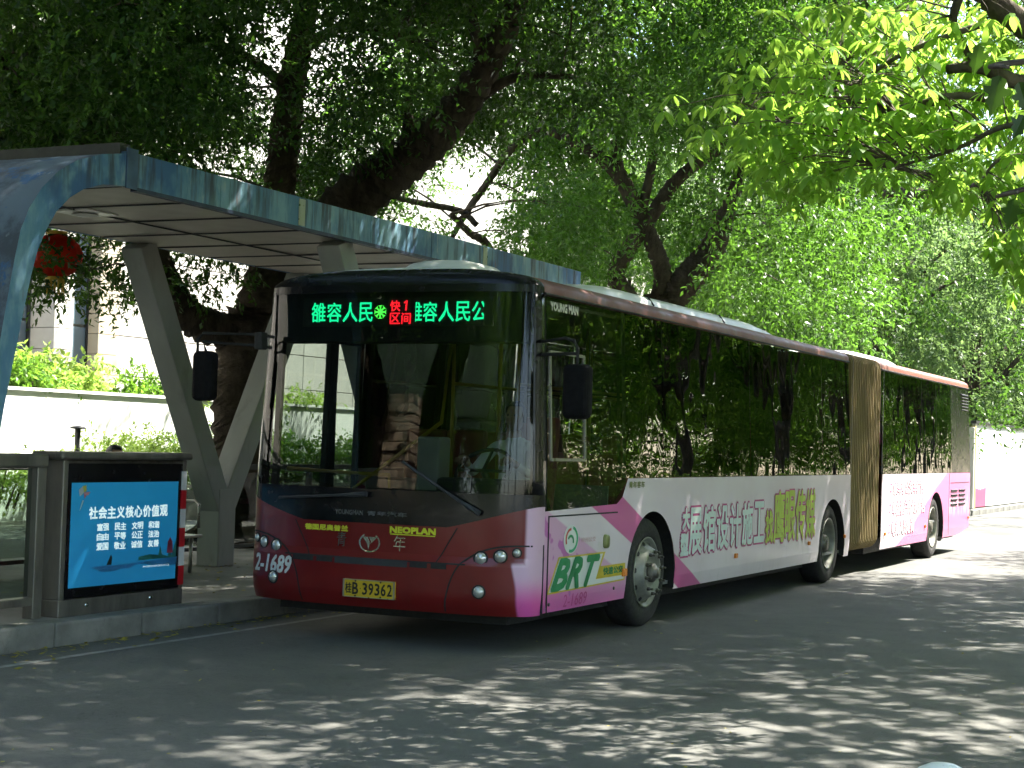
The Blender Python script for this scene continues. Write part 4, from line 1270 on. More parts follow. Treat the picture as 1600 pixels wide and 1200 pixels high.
GBR = thing('glass_barrier', 'steel framed glass barrier on the platform edge next to the light box', 'barrier', (-3.33, -3.2, PZ))
MB().box(-3.40, -3.28, -5.2, -1.80, 1.30, 1.40).build('top_rail', M_STEELD, GBR, bevel=.015)
MB().box(-3.38, -3.30, -5.2, -1.80, .27, .33).build('bottom_rail', M_STEELD, GBR, bevel=.008)
for y in (-1.86, -3.0, -4.1, -5.2): MB().box(-3.39, -3.29, y - .05, y + .05, PZ, 1.30).build('post', M_STEELD, GBR, bevel=.008)
for y in (-2.95, -4.05, -5.15): MB().box(-3.345, -3.335, y + .01, y + 1.03, .34, 1.29).build('glass_pane', M_GDOOR, GBR)

# ------------------------------------------------------------------ bench and waiting passenger
BN = thing('platform_bench', 'steel slatted bench under the shelter behind the light box', 'bench', (-5.2, 1.6, PZ))
for k in range(5):
    MB().box(-5.38 + k * .085, -5.38 + k * .085 + .07, .6, 2.45, .525, .555).build('slat', M_STEEL, BN, bevel=.006)
for y in (.75, 2.3):
    MB().tube([(-5.34, y, PZ), (-5.34, y, .53)], .022, 8).tube([(-5.0, y, PZ), (-5.0, y, .53)], .022, 8).build('leg', M_STEEL, BN, smooth=True)
    MB().tube([(-5.36, y + .1, .62), (-5.36, y + .1, .86), (-5.30, y + .1, .90), (-5.05, y + .1, .90), (-4.99, y + .1, .86), (-4.99, y + .1, .62)], .016, 8).build('armrest', M_STEEL, BN, smooth=True)

M_SKIN = pm('skin', (.42, .25, .17), .5, .1, 8); M_HAIR = pm('black hair', (.008, .007, .007), .4, .3, 20, bump=.4, bscale=120)
M_SHIRT = pm('pale shirt', (.74, .77, .78), .8, .08, 6); M_TROU = pm('dark maroon trousers', (.09, .03, .035), .85, .2, 6); M_SHOE = pm('tan shoes', (.26, .20, .12), .7, .2, 9)
M_JACK = pm('dark jacket', (.03, .03, .035), .85, .2, 6)
def xf(n, o, rz, flip=1):
    R = rot('Z', rz)
    return {k: (tuple(Vector(o) + R @ Vector(p)), r) for k, (p, r) in n.items()}
def seated(name, label, o, rz, top, legs, hands_to, shoes, cat='person', lean=0.0):
    """seat surface at o; figure faces local -Y; hands_to: two local points"""
    H = []
    nodes = {'root': ((0, 0, .10), (.17, .13)), 'w': ((0, .01 + lean * .3, .28), (.15, .11)), 'c': ((0, .0 + lean, .46), (.165, .115)), 'n': ((0, -.01 + lean, .60), (.055, .055)), 'h0': ((0, -.03 + lean, .68), (.062, .07))}
    edges = [('root', 'w'), ('w', 'c'), ('c', 'n'), ('n', 'h0')]
    for s, nm in ((-1, 'l'), (1, 'r')):
        hx = hands_to[0 if s < 0 else 1]
        el = ((.24 * s + hx[0]) / 2 + .05 * s, -.10 + hx[1] * .30, .30)
        nodes.update({nm + 's': ((.19 * s, .0 + lean, .53), (.06, .06)), nm + 'e': (el, (.043, .043)), nm + 'wr': (hx, (.027, .027)),
                      nm + 'hip': ((.09 * s, -.02, .07), (.095, .085)), nm + 'k': ((.11 * s, -.42, .06), (.066, .066)), nm + 'a': ((.11 * s, -.44, -.36), (.042, .042))})
        edges += [('c', nm + 's'), (nm + 's', nm + 'e'), (nm + 'e', nm + 'wr'), ('root', nm + 'hip'), (nm + 'hip', nm + 'k'), (nm + 'k', nm + 'a')]
    nodes = xf(nodes, (0, 0, 0), rz)
    me = skin_mesh(nodes, edges)
    for m in (top, legs, M_SKIN): me.materials.append(m)
    Ri = rot('Z', -rz)
    for p in me.polygons:
        q = Ri @ p.center
        p.material_index = 2 if (q.z > .60 or (abs(q.x) > .17 and q.y < -.2 and q.z > .2 and (q - Vector(hands_to[0])).length < .10 or (q - Vector(hands_to[1])).length < .10)) else (1 if q.z < .13 and not (abs(q.x) > .2) else 0)
    body = link(name, me); body.location = o
    tag(body, label, cat)
    # head: shaped ellipsoid with brow, nose and chin
    R = rot('Z', rz)
    bm = bmesh.new(); bmesh.ops.create_uvsphere(bm, u_segments=24, v_segments=18, radius=1)
    for v in bm.verts:
        x, y, z = v.co
        w = .078 * (1 - .18 * max(0, -z)); d = .098
        px, py, pz = x * w, y * d, z * .118
        if y < -.2:
            py -= .016 * math.exp(-((x / .22) ** 2)) * math.exp(-(((z + .10) / .22) ** 2))           # nose
            py += .010 * (math.exp(-(((abs(x) - .38) / .18) ** 2)) * math.exp(-(((z - .12) / .12) ** 2)))  # eye sockets
            py -= .006 * math.exp(-((x / .3) ** 2)) * math.exp(-(((z + .45) / .10) ** 2))            # lips
            py -= .008 * math.exp(-((x / .3) ** 2)) * math.exp(-(((z + .85) / .15) ** 2))            # chin
        v.co = R @ Vector((px, py - .03 + lean, pz + .775))
    hm = bpy.data.meshes.new('head'); bm.to_mesh(hm); bm.free(); hm.materials.append(M_SKIN)
    for p in hm.polygons: p.use_smooth = True
    link('head', hm, body)
    bm = bmesh.new(); bmesh.ops.create_uvsphere(bm, u_segments=20, v_segments=14, radius=1)
    kill = [v for v in bm.verts if (v.co.y < -.35 and v.co.z < .45) or (v.co.z < -.55)]
    for v in bm.verts:
        x, y, z = v.co; k = 1 + .05 * math.sin(9 * x + 5 * z) * .3
        v.co = R @ Vector((x * .089 * k, y * .108 * k - .022 + lean, z * .126 * k + .785))
    bmesh.ops.delete(bm, geom=kill, context='VERTS')
    hm = bpy.data.meshes.new('hair'); bm.to_mesh(hm); bm.free(); hm.materials.append(M_HAIR)
    for p in hm.polygons: p.use_smooth = True
    link('hair', hm, body)
    b = Vector(body.location)
    for s in (-1, 1):
        e = MB(); e.lathe([(.022, -.008), (.026, 0), (.018, .008), (0, .01)], b + R @ Vector((s * .078, -.02 + lean, .775)), R @ Vector((s, 0, 0)), 10)
        e.build('ear', M_SKIN, body, smooth=True)
        ey = MB(); ey.lathe([(.0, .011), (.006, .009), (.010, .003), (.011, 0)], b + R @ Vector((s * .031, -.113 + lean, .79)), R @ Vector((0, -1, 0)), 10)
        ey.build('eye', M_INK, body, smooth=True)
    # hands: palm and five curled fingers each
    for i, s in enumerate((-1, 1)):
        hp = Vector(hands_to[i]); hd = MB()
        T = lambda q: b + R @ (hp + Vector(q))
        hd.tube([T((0, .03, 0)), T((0, -.02, .0)), T((0, -.07, -.005))], [.026, .036, .034], 10)
        for k, (fx, L) in enumerate(((-.028, .060), (-.010, .070), (.010, .067), (.027, .052))):
            hd.tube([T((fx, -.065, 0)), T((fx, -.065 - L * .55, .004)), T((fx, -.065 - L * .8, -.02)), T((fx, -.065 - L * .65, -.045))], [.0095, .0092, .0088, .007], 7)
        hd.tube([T((-s * .03, -.02, .0)), T((-s * .052, -.045, -.012)), T((-s * .045, -.078, -.03))], [.012, .011, .008], 7)
        hd.build('hand', M_SKIN, body, smooth=True)
        # shoes
        sh = MB(); f0 = Vector((.11 * s, -.44, -.36))
        S = lambda q: b + R @ (f0 + Vector(q))
        zb_ = -.075
        sh.grid([[S((w * math.cos(a), yy, zb_ + .001 + max(0, h * math.sin(a)))) for a in np.linspace(0, PI, 9)] for yy, w, h in ((.075, .012, .03), (.06, .036, .085), (.0, .042, .12), (-.07, .046, .075), (-.14, .048, .055), (-.19, .03, .04), (-.205, .008, .02))])
        sh.build('shoe', shoes, body, smooth=True)
    return body
seated('person', 'person in dark jacket seated behind the light box, head just above it', (-5.16, 1.22, .545), 90, M_JACK, M_TROU, ((-.10, -.30, .14), (.10, -.30, .14)), M_SHOE)
seated('person', 'driver in pale short sleeved shirt at the wheel of the bus', (-.74, .98, 1.03), 0, M_SHIRT, M_JACK, ((-.20, -.52, .42), (.20, -.52, .42)), M_RUB, lean=.02)

# ------------------------------------------------------------------ lantern, lamp post, bollard
LN = thing('red_lantern', 'round red festival lantern with yellow trim hanging behind the shelter', 'lantern', (-6.35, 1.66, 3.12))
M_LRED = leafmat('lantern cloth', (.62, .035, .015), (.62, .035, .015), (.9, .10, .03), .5, .6)
lc = Vector((-6.35, 1.66, 3.36)); pr = []
for i in range(15):
    a = -PI / 2 + PI * i / 14; pr.append((max(.07, .27 * math.cos(a) ** .8), .215 * math.sin(a)))
P = []
for r, h in pr:
    P.append([lc + Vector((r * (1 - .035 * (k % 2)) * math.cos(2 * PI * k / 32), r * (1 - .035 * (k % 2)) * math.sin(2 * PI * k / 32), h)) for k in range(33)])
MB().grid(P).build('lantern_body', M_LRED, LN, smooth=True)
M_GOLD = pm('yellow lantern trim', (.62, .42, .04), .5, .1, 9)
for s in (-1, 1): MB().lathe([(.0, .0), (.10, 0), (.11, .035), (.0, .04)], lc + Vector((0, 0, s * .215 - (.0 if s > 0 else .04))), (0, 0, 1), 20).build('lantern_cap', M_GOLD, LN)
tz = MB()
for k in range(14):
    a = 2 * PI * k / 14; tz.tube([lc + Vector((.085 * math.cos(a), .085 * math.sin(a), -.25)), lc + Vector((.095 * math.cos(a), .095 * math.sin(a), -.40))], [.012, .006], 5)
tz.build('fringe', M_GOLD, LN)
MB().tube([lc + Vector((0, 0, .25)), lc + Vector((-.02, .05, 1.35))], .006, 5).build('cord', M_DARK, LN)
GP = thing('garden_lamp', 'short black garden lamp post with flat disc top before the white wall', 'garden lamp', (-11.6, 9.0, PZ))
MB().tube([(-11.6, 8.25, PZ), (-11.6, 8.25, 1.60)], .045, 10).build('post', M_DARK, GP, smooth=True)
MB().lathe([(.0, .05), (.10, .03), (.13, .0), (.0, -.01)], (-11.6, 8.25, 1.60), (0, 0, 1), 20).build('lamp_head', M_DARK, GP, smooth=True)
BO = thing('road_bollard', 'white rounded bollard top at the bottom edge near the camera', 'bollard', tuple(at(1472, 1230, 4.6)[:2]) + (0,))
bc = Vector((BO.location.x, BO.location.y, 0)); hz = at(1472, 1192, 4.6)[2]
MB().lathe([(.095, 0), (.095, hz - .09), (.088, hz - .05), (.065, hz - .018), (.035, hz - .004), (0, hz)], bc, (0, 0, 1), 28).build('shaft', M_WHITE, BO, smooth=True)
MB().lathe([(.14, 0), (.14, .03), (.10, .035)], bc, (0, 0, 1), 28).build('foot_ring', M_DARK, BO, smooth=True)
# ================================================================== vegetation
def leaf_quads(P, D, n, L, W, tl, droop, fold=.25, wild=.75, lv=.3, tone=.5):
    """P twig starts (T,3), D twig directions (T,3): n leaves along each twig -> vertices, faces, var"""
    T = len(P)
    s = (np.arange(n) + rng.uniform(.2, .9, (T, n))) / n
    tlv = tl * rng.uniform(.6, 1.3, (T, 1))
    B = P[:, None, :] + D[:, None, :] * (s * tlv)[..., None]
    B[..., 2] -= droop * (s * tlv) ** 2
    ld = D[:, None, :] * .55 + rng.normal(0, wild, (T, n, 3)); ld[..., 2] -= .35
    ld /= np.linalg.norm(ld, axis=2, keepdims=True)
    up = rng.normal(0, .6, (T, n, 3)); up[..., 2] += 1.0
    sd = np.cross(ld, up); sd /= np.linalg.norm(sd, axis=2, keepdims=True) + 1e-9
    nr = np.cross(sd, ld)
    l = (L * rng.uniform(1 - lv, 1 + lv, (T, n, 1))); w = l * (W / L)
    v0 = B; v1 = B + ld * l * .45 + sd * w * .5 + nr * w * fold; v2 = B + ld * l - nr * l * .08; v3 = B + ld * l * .45 - sd * w * .5 + nr * w * fold
    V = np.stack([v0, v1, v2, v3], 2).reshape(-1, 3)
    F = np.arange(len(V)).reshape(-1, 4)
    tv = np.clip(tone + rng.normal(0, .18, (T, 1)) + rng.normal(0, .16, (T, n)), 0, 1)
    return V, F, np.repeat(tv.ravel(), 4)

def unit(v): return v / (np.linalg.norm(v, axis=-1, keepdims=True) + 1e-9)
def rand_dirs(n, z=0.0):
    d = rng.normal(0, 1, (n, 3)); d[:, 2] += z; return unit(d)

class Crown:
    def __init__(s): s.V, s.F, s.w, s.n = [], [], [], 0
    def put(s, V, F, w):
        s.V.append(V); s.F.append(F + s.n); s.w.append(w); s.n += len(V)
    def build(s, name, m, parent):
        return mesh_np(name, np.concatenate(s.V), np.concatenate(s.F), m, parent, np.concatenate(s.w))
    def clump(s, c, size, twigs, n, L, W, tl=.45, flat=.6):
        o = rand_dirs(twigs) * (rng.uniform(0, 1, (twigs, 1)) ** .45) * size; o[:, 2] *= flat
        D = unit(o + rng.normal(0, .25 * size, o.shape) + np.array([0, 0, -.15 * size]))
        s.put(*leaf_quads(c + o, D, n, L, W, tl, .5, tone=random.choice((.15, .3, .45, .6, .85))))

def in_frame(p, m=60):
    x, y, z = to_px(p); return z > 1 and -m < x < 1600 + m and -m < y < 1200 + m

def branch_to(mb, nodes, c, r0=.035, lim=3.0):
    """thin branch from the nearest limb node to a leaf clump"""
    k = min(nodes, key=lambda q: (Vector(q) - Vector(c)).length + (.6 if q[2] > c[2] + .5 else 0))
    a, b = Vector(k), Vector(c); d = b - a
    if d.length < .3 or d.length > lim: return
    sag = Vector((random.uniform(-.12, .12), random.uniform(-.12, .12), .14)) * d.length
    pts = [a + d * t + sag * (4 * t * (1 - t)) * .6 for t in (0, .25, .5, .75, 1)]
    r = min(.10, r0 * (.5 + .3 * d.length)); mb.tube(pts, [r, r * .8, r * .6, r * .42, r * .2], 5, cap=False)

def smooth_path(pts, n=4):
    """Catmull-Rom through points with radii (p, r)"""
    P = [np.append(np.asarray(p, float), r) for p, r in pts]; P = [2 * P[0] - P[1]] + P + [2 * P[-1] - P[-2]]; out = []
    for i in range(1, len(P) - 2):
        for k in range(n):
            t = k / n; a, b, c, d = P[i - 1:i + 3]
            out.append(.5 * (2 * b + (c - a) * t + (2 * a - 5 * b + 4 * c - d) * t * t + (3 * b - a - 3 * c + d) * t ** 3))
    out.append(P[-2]); return out
def limb(mb, pts, n=10, step=4):
    q = smooth_path(pts, step); mb.tube([p[:3] for p in q], [max(.006, p[3]) for p in q], n, jitter=.03)
    return [tuple(p[:3]) for p in q]

def shades_wall(c):
    """would a leaf clump here shade the white wall, its plants or the building front?"""
    for X0, ya, yb, za, zb in ((-12.5, 5.0, 20, .2, 4.5), (-17.4, 10, 21, 2, 7), (-6.35, 1.1, 2.2, 2.9, 3.8)):
        t = (c[0] - X0) / SUN.x
        if t > 0:
            y, z = c[1] - SUN.y * t, c[2] - SUN.z * t
            if ya < y < yb and za < z < zb: return True
    return False

# keep-out windows of the view: foliage of the near trees must not hang in front of these
def clear_view(p, r=.4):
    x, y, z = to_px(p)
    if z < 1: return True
    if not (-80 < x < 1680 and -80 < y < 1280): return True
    e = FPX * r / z
    fas = 232 + max(0, x - 205) * .285 if x > 205 else 232        # top of the shelter roof
    if p[0] > -5.6:                                              # in front of or above the shelter
        return y + e * .75 < fas
    if x < 440 and y > 330: return False
    return y + e * .2 < 470

def pale_light(p):
    """lies in the sun's path to the pale branches on the right?"""
    t = (p[2] - 3.6) / SUN.z
    x, y = p[0] - SUN.x * t, p[1] - SUN.y * t
    return 1.7 < x < 4.1 and -2.9 < y < -.1
def pillar_light(p):
    t = (p[2] - 2.2) / SUN.z
    x, y = p[0] - SUN.x * t, p[1] - SUN.y * t
    return -6.2 < x < -4.4 and -9.4 < y < -6.8
def hides(px, py, D_, D, path, w):
    """is a clump at this pixel and depth in front of a stem path?"""
    if D_ > D + .2: return False
    for (ax, ay), (bx, by) in zip(path, path[1:]):
        t = max(0, min(1, ((px - ax) * (bx - ax) + (py - ay) * (by - ay)) / ((bx - ax) ** 2 + (by - ay) ** 2 + 1e-6)))
        if math.hypot(px - ax - t * (bx - ax), py - ay - t * (by - ay)) < w: return True
    return False
def clusters(n, k, spread, draw):
    """n bough centres with k clumps each: leaf masses with gaps between them"""
    for _ in range(n):
        c = draw()
        for _ in range(k):
            o = np.array([random.gauss(0, spread), random.gauss(0, spread), random.gauss(0, spread * .55)]); yield c + o

# ---- fig tree beside the shelter
def fig_tree():
    base = at(372, 850, 21.2); base[2] = PZ
    t = thing('fig_tree', 'big dark fig tree with forked trunk growing behind the bus shelter', 'tree', tuple(base))
    mb = MB(); N = []
    b = base; D = 20.8
    tr = [((b[0], b[1], PZ - .05), .62), ((b[0], b[1], PZ + .35), .44), (at(372, 700, D), .37), (at(378, 580, D), .38), (at(400, 490, D), .40)]
    N += limb(mb, tr, 14)
    for k in range(7):     # root flare
        a = 2 * PI * k / 7 + .3; mb.tube([(b[0] + .25 * math.cos(a), b[1] + .25 * math.sin(a), PZ + .42), (b[0] + .5 * math.cos(a), b[1] + .5 * math.sin(a), PZ + .13), (b[0] + .95 * math.cos(a), b[1] + .95 * math.sin(a), PZ - .04)], [.16, .12, .04], 7)
    A = limb(mb, [(at(396, 500, D), .30), (at(425, 380, D), .24), (at(438, 280, D), .225), (at(448, 190, D), .21), (at(462, 100, D), .19), (at(478, 20, D), .17), (at(500, -120, D), .13), (at(540, -300, D - 1), .07)], 12)
    B = limb(mb, [(at(405, 500, D), .36), (at(470, 395, D), .36), (at(560, 305, D - .3), .34), (at(635, 250, D - .6), .30), (at(700, 190, D - 1), .25), (at(755, 110, D - 1.5), .20), (at(800, 20, D - 2), .16), (at(850, -120, D - 3), .11), (at(900, -260, D - 4), .06)], 12)
    C = limb(mb, [(at(392, 520, D), .22), (at(330, 512, D - .3), .24), (at(285, 485, D - .6), .22), (at(250, 420, D - 1), .19), (at(215, 320, D - 1.4), .15), (at(180, 200, D - 1.8), .12), (at(130, 60, D - 2.4), .09), (at(60, -120, D - 3), .06)], 10)
    N += A + B + C
    for src, tgt in ((A[14], (300, 90)), (A[17], (620, 60)), (B[12], (640, 150)), (B[16], (900, 120)), (C[14], (300, 180)), (B[20], (700, -40)), (A[20], (380, -60)), (C[18], (60, 120))):
        s_ = Vector(src); dd = (s_ - Vector(CAM)).dot(Vector(_f)); e = Vector(at(*tgt, dd - random.uniform(0, 2)))
        N += limb(mb, [(s_, .09), (s_.lerp(e, .5) + Vector((0, 0, .25)), .06), (e, .03)], 7)
    # limbs over the road
    for e in ((-2.5, 2.5, 9.2), (-1.5, 5.5, 9.8), (-2.0, 8.5, 10.2), (-5.5, 1.0, 9.0), (.5, 4.0, 9.4)):
        s_ = Vector(random.choice((A[-3], A[-1], B[-4], B[-2]))); N += limb(mb, [(s_, .10), (s_.lerp(Vector(e), .5) + Vector((0, 0, .5)), .07), (e, .03)], 7)
    cr = Crown(); cnt = 0; tries = 0
    # foliage seen above the shelter roof
    for p in clusters(400, 6, .62, lambda: at(random.uniform(-120, 1020), random.uniform(-140, 400), random.uniform(14.5, 24.5))):
        if cnt >= 400: break
        px, py, D_ = to_px(p)
        if hides(px, py, D_, 20.8, [(440, 290), (448, 190), (462, 100)], 80) and random.random() < .97: continue
        if hides(px, py, D_, 20.3, [(545, 325), (635, 250), (700, 190), (755, 110)], 82) and random.random() < .96: continue
        if p[2] < 3.9 or p[0] > .2: continue
        if px > 620 and py > 200 and random.random() < .97: continue
        if hides(px, py, D_, 31, [(968, 275), (895, 222), (850, 204), (762, 285), (706, 372)], 55) and random.random() < .9: continue
        if px > 820 and random.random() < (px - 820) / 200: continue
        if not clear_view(p, .5): continue
        if shades_wall(p): continue
        # thinner, brighter windows as in the photograph
        hole = max(math.exp(-((px - a) / w) ** 2 - ((py - c) / h) ** 2) for a, c, w, h in ((370, 235, 60, 45), (500, 230, 30, 60), (170, 225, 25, 25), (425, 215, 40, 45), (730, 330, 70, 50), (600, 320, 40, 40), (260, 215, 22, 18)))
        if random.random() < hole * 1.05: continue
        cr.clump(p, random.uniform(.45, .8), 46, 11, .078, .034, .36); cnt += 1
        if random.random() < .55: branch_to(mb, N, p, .022)
    # sprigs hanging below the ceiling line behind the shelter
    for px, py, D_ in [(58, 372, 16.6), (75, 410, 16.6), (100, 400, 16.8), (92, 452, 17), (62, 430, 16.8), (60, 395, 19), (90, 440, 19), (130, 420, 19.2), (150, 400, 19), (165, 455, 19), (185, 410, 19.4), (205, 440, 19.3), (222, 405, 19.3), (235, 450, 19.3), (120, 385, 19.5), (200, 380, 19.5), (260, 430, 20), (285, 400, 20), (300, 440, 20), (330, 415, 20), (350, 430, 20), (310, 395, 20.3), (380, 420, 20.6)]:
        p = at(px, py, D_); cr.clump(p, .30, 16, 10, .085, .036, .34); branch_to(mb, N, p, .014)
    # canopy above the frame, over platform and road
    k = 0
    while k < 1000:
        p = np.array([random.uniform(-8.5, 5.5), random.uniform(-6, 14), random.uniform(7.4, 12.0)])
        if pale_light(p) and random.random() < .97: continue
        if p[0] < -3.5 and random.random() < .55: continue
        if in_frame(p, 90) or shades_wall(p) or pillar_light(p): continue
        cr.clump(p, random.uniform(.55, .95), 30, 8, .14, .062, .5); k += 1
        if k % 3 == 0: branch_to(mb, N, p, .03, 6)
    mb.build('trunk', M_BARK, t, smooth=True); cr.build('crown', M_LEAF, t)
fig_tree()

# ---- fig tree whose limb shows at the far left above the shelter
def left_tree():
    base = np.array([-9.3, -2.2, PZ])
    t = thing('fig_tree', 'dark fig tree whose leaning limb shows at the far left above the shelter', 'tree', tuple(base))
    mb = MB(); N = []
    N += limb(mb, [((*base[:2], PZ - .05), .5), ((-9.25, -2.1, 1.5), .36), ((-9.0, -1.8, 3.2), .33), (at(40, 235, 17.5), .27), (at(10, 160, 17), .22), (at(-30, 60, 16.5), .17), (at(-80, -80, 16), .10)], 12)
    N += limb(mb, [((-9.0, -1.8, 3.2), .2), (at(105, 230, 18), .16), (at(150, 170, 18), .12), (at(215, 120, 17.5), .08), (at(260, 60, 17), .05)], 9)
    cr = Crown(); k = 0; tr = 0
    while k < 95 and tr < 4000:
        tr += 1; px, py, D_ = random.uniform(-160, 330), random.uniform(-160, 250), random.uniform(14, 19.5); p = at(px, py, D_)
        if p[2] < 3.9 or not clear_view(p, .5) or shades_wall(p): continue
        hole = max(math.exp(-((px - a) / w) ** 2 - ((py - c) / h) ** 2) for a, c, w, h in ((170, 225, 25, 25), (260, 215, 22, 18), (225, 150, 14, 14)))
        if random.random() < hole: continue
        cr.clump(p, random.uniform(.4, .75), 40, 11, .075, .033, .36); k += 1
        if k % 2: branch_to(mb, N, p, .02)
    k = 0
    while k < 110:
        p = np.array([random.uniform(-11, -1), random.uniform(-13, -2), random.uniform(6.0, 9.5)])
        if in_frame(p, 90) or shades_wall(p) or pillar_light(p): continue
        cr.clump(p, random.uniform(.6, 1.0), 26, 7, .16, .07, .5); k += 1
        if k % 3 == 0: branch_to(mb, N, p, .03)
    mb.build('trunk', M_BARK, t, smooth=True); cr.build('crown', M_LEAF, t)
left_tree()

# ---- several-stemmed tree beyond the shelter, arching branch
def mid_tree():
    D = 31.0
    base = at(1030, 640, D); base[2] = PZ
    t = thing('fig_tree', 'many stemmed tree with a long arching branch rising behind the middle of the bus', 'tree', tuple(base))
    mb = MB(); N = []
    g = lambda px, py, d=D: at(px, py, d)
    N += limb(mb, [((base[0], base[1], PZ - .05), .5), ((base[0], base[1], 1.2), .38), (g(1030, 520), .33), (g(1030, 460), .30)], 12)
    N += limb(mb, [(g(1025, 530), .22), (g(985, 470), .2), (g(962, 430), .19), (g(985, 385), .17), (g(1010, 350), .15), (g(1050, 290), .14), (g(1090, 255), .12), (g(1150, 215), .10), (g(1230, 150), .07)], 9)
    S2 = limb(mb, [(g(1030, 470), .2), (g(1036, 430), .19), (g(1022, 385), .18), (g(1000, 340), .17), (g(968, 275), .16), (g(930, 240), .13), (g(895, 222), .11), (g(850, 204), .09), (g(800, 232), .08), (g(762, 285), .075), (g(730, 330), .07), (g(706, 372), .05)], 9); N += S2
    N += limb(mb, [(g(1040, 500), .3), (g(1060, 455), .32), (g(1090, 418), .30), (g(1115, 385), .26), (g(1140, 320), .16), (g(1165, 240), .11), (g(1190, 150), .08), (g(1200, 40), .05), (g(1210, -80), .03)], 10)
    N += limb(mb, [(g(968, 275), .12), (g(962, 220), .11), (g(975, 160), .10), (g(940, 60), .07), (g(900, -60), .05)], 8)
    N += limb(mb, [(g(1000, 340), .1), (g(1020, 250), .09), (g(1025, 150), .07), (g(1040, 20), .05)], 8)
    N += limb(mb, [(g(705, 335, 29), .05), (g(735, 365, 29.5), .07), (g(762, 385, 30), .09), (g(800, 470, 30.5), .1)], 7)
    N += limb(mb, [(g(600, 305, 29), .04), (g(660, 318, 29.5), .06), (g(720, 330, 30), .06), (g(745, 352, 30), .06)], 7)
    cr = Crown(); k = 0; tr = 0
    for p in clusters(500, 5, .8, lambda: at(random.uniform(560, 1330), random.uniform(-120, 500), random.uniform(25.5, 36))):
        if k >= 430: break
        px, py, D_ = to_px(p)
        if hides(px, py, D_, 31, [(962, 430), (985, 385), (1010, 350), (1090, 255), (1150, 215)], 48) and random.random() < .9: continue
        if hides(px, py, D_, 31, [(1036, 450), (1022, 385), (968, 275), (895, 222), (850, 204), (762, 285), (706, 372)], 52) and random.random() < .92: continue
        if hides(px, py, D_, 31, [(1050, 465), (1115, 385)], 60) and random.random() < .95: continue
        if p[2] < 2.6: continue
        if px < 820 and random.random() < .55: continue
        if not clear_view(p, .3) or shades_wall(p): continue
        if px > 1150 and py > 300 and random.random() < .35: continue
        # windows of bright background around the stems
        hole = max(math.exp(-((px - a) / w) ** 2 - ((py - c) / h) ** 2) for a, c, w, h in ((735, 360, 55, 45), (690, 350, 30, 30), (960, 440, 60, 28), (1010, 420, 40, 32), (880, 420, 40, 25), (1075, 440, 22, 30)))
        if random.random() < hole * 1.1: continue
        cr.clump(p, random.uniform(.5, .95), 44, 10, .105, .046, .45); k += 1
        if k % 2: branch_to(mb, N, p, .02)
    mb.build('trunk', M_BARK, t, smooth=True); cr.build('crown', M_LEAFB, t)
mid_tree()

# ---- tree further along with one long level bough
def bough_tree():
    D = 43.0
    base = at(1150, 690, D); base[2] = PZ
    t = thing('street_tree', 'leafy tree with one long level bough reaching right above the rear of the bus', 'tree', tuple(base))
    mb = MB(); N = []; g = lambda px, py, d=D: at(px, py, d)
    N += limb(mb, [((base[0], base[1], PZ - .05), .45), (g(1152, 560), .30), (g(1160, 470), .28), (g(1175, 390), .25), (g(1210, 345), .24), (g(1240, 318), .22), (g(1300, 298), .20), (g(1380, 300), .18), (g(1450, 302), .16), (g(1520, 290), .12), (g(1600, 270), .06)], 10)
    N += limb(mb, [(g(1240, 318), .16), (g(1270, 285), .14), (g(1320, 230), .11), (g(1380, 140), .08), (g(1420, 20), .05)], 8)
    N += limb(mb, [(g(1165, 450), .15), (g(1130, 380), .12), (g(1110, 300), .10), (g(1120, 180), .06)], 8)
    cr = Crown(); k = 0; tr = 0
    for p in clusters(500, 5, 1.0, lambda: at(random.uniform(1080, 1680), random.uniform(-80, 640), random.uniform(38, 49))):
        if k >= 300: break
        px, py, D_ = to_px(p)
        if hides(px, py, D_, 43, [(1230, 325), (1300, 298), (1380, 300), (1500, 295)], 95) and random.random() < .98: continue
        if p[2] < 2.2: continue
        if py > 330 and px > 1290 and random.random() < .80: continue
        cr.clump(p, random.uniform(.6, 1.2), 40, 9, .14, .062, .55); k += 1
        if k % 2: branch_to(mb, N, p, .022)
    mb.build('trunk', M_BARK, t, smooth=True); cr.build('crown', M_LEAF, t)
bough_tree()

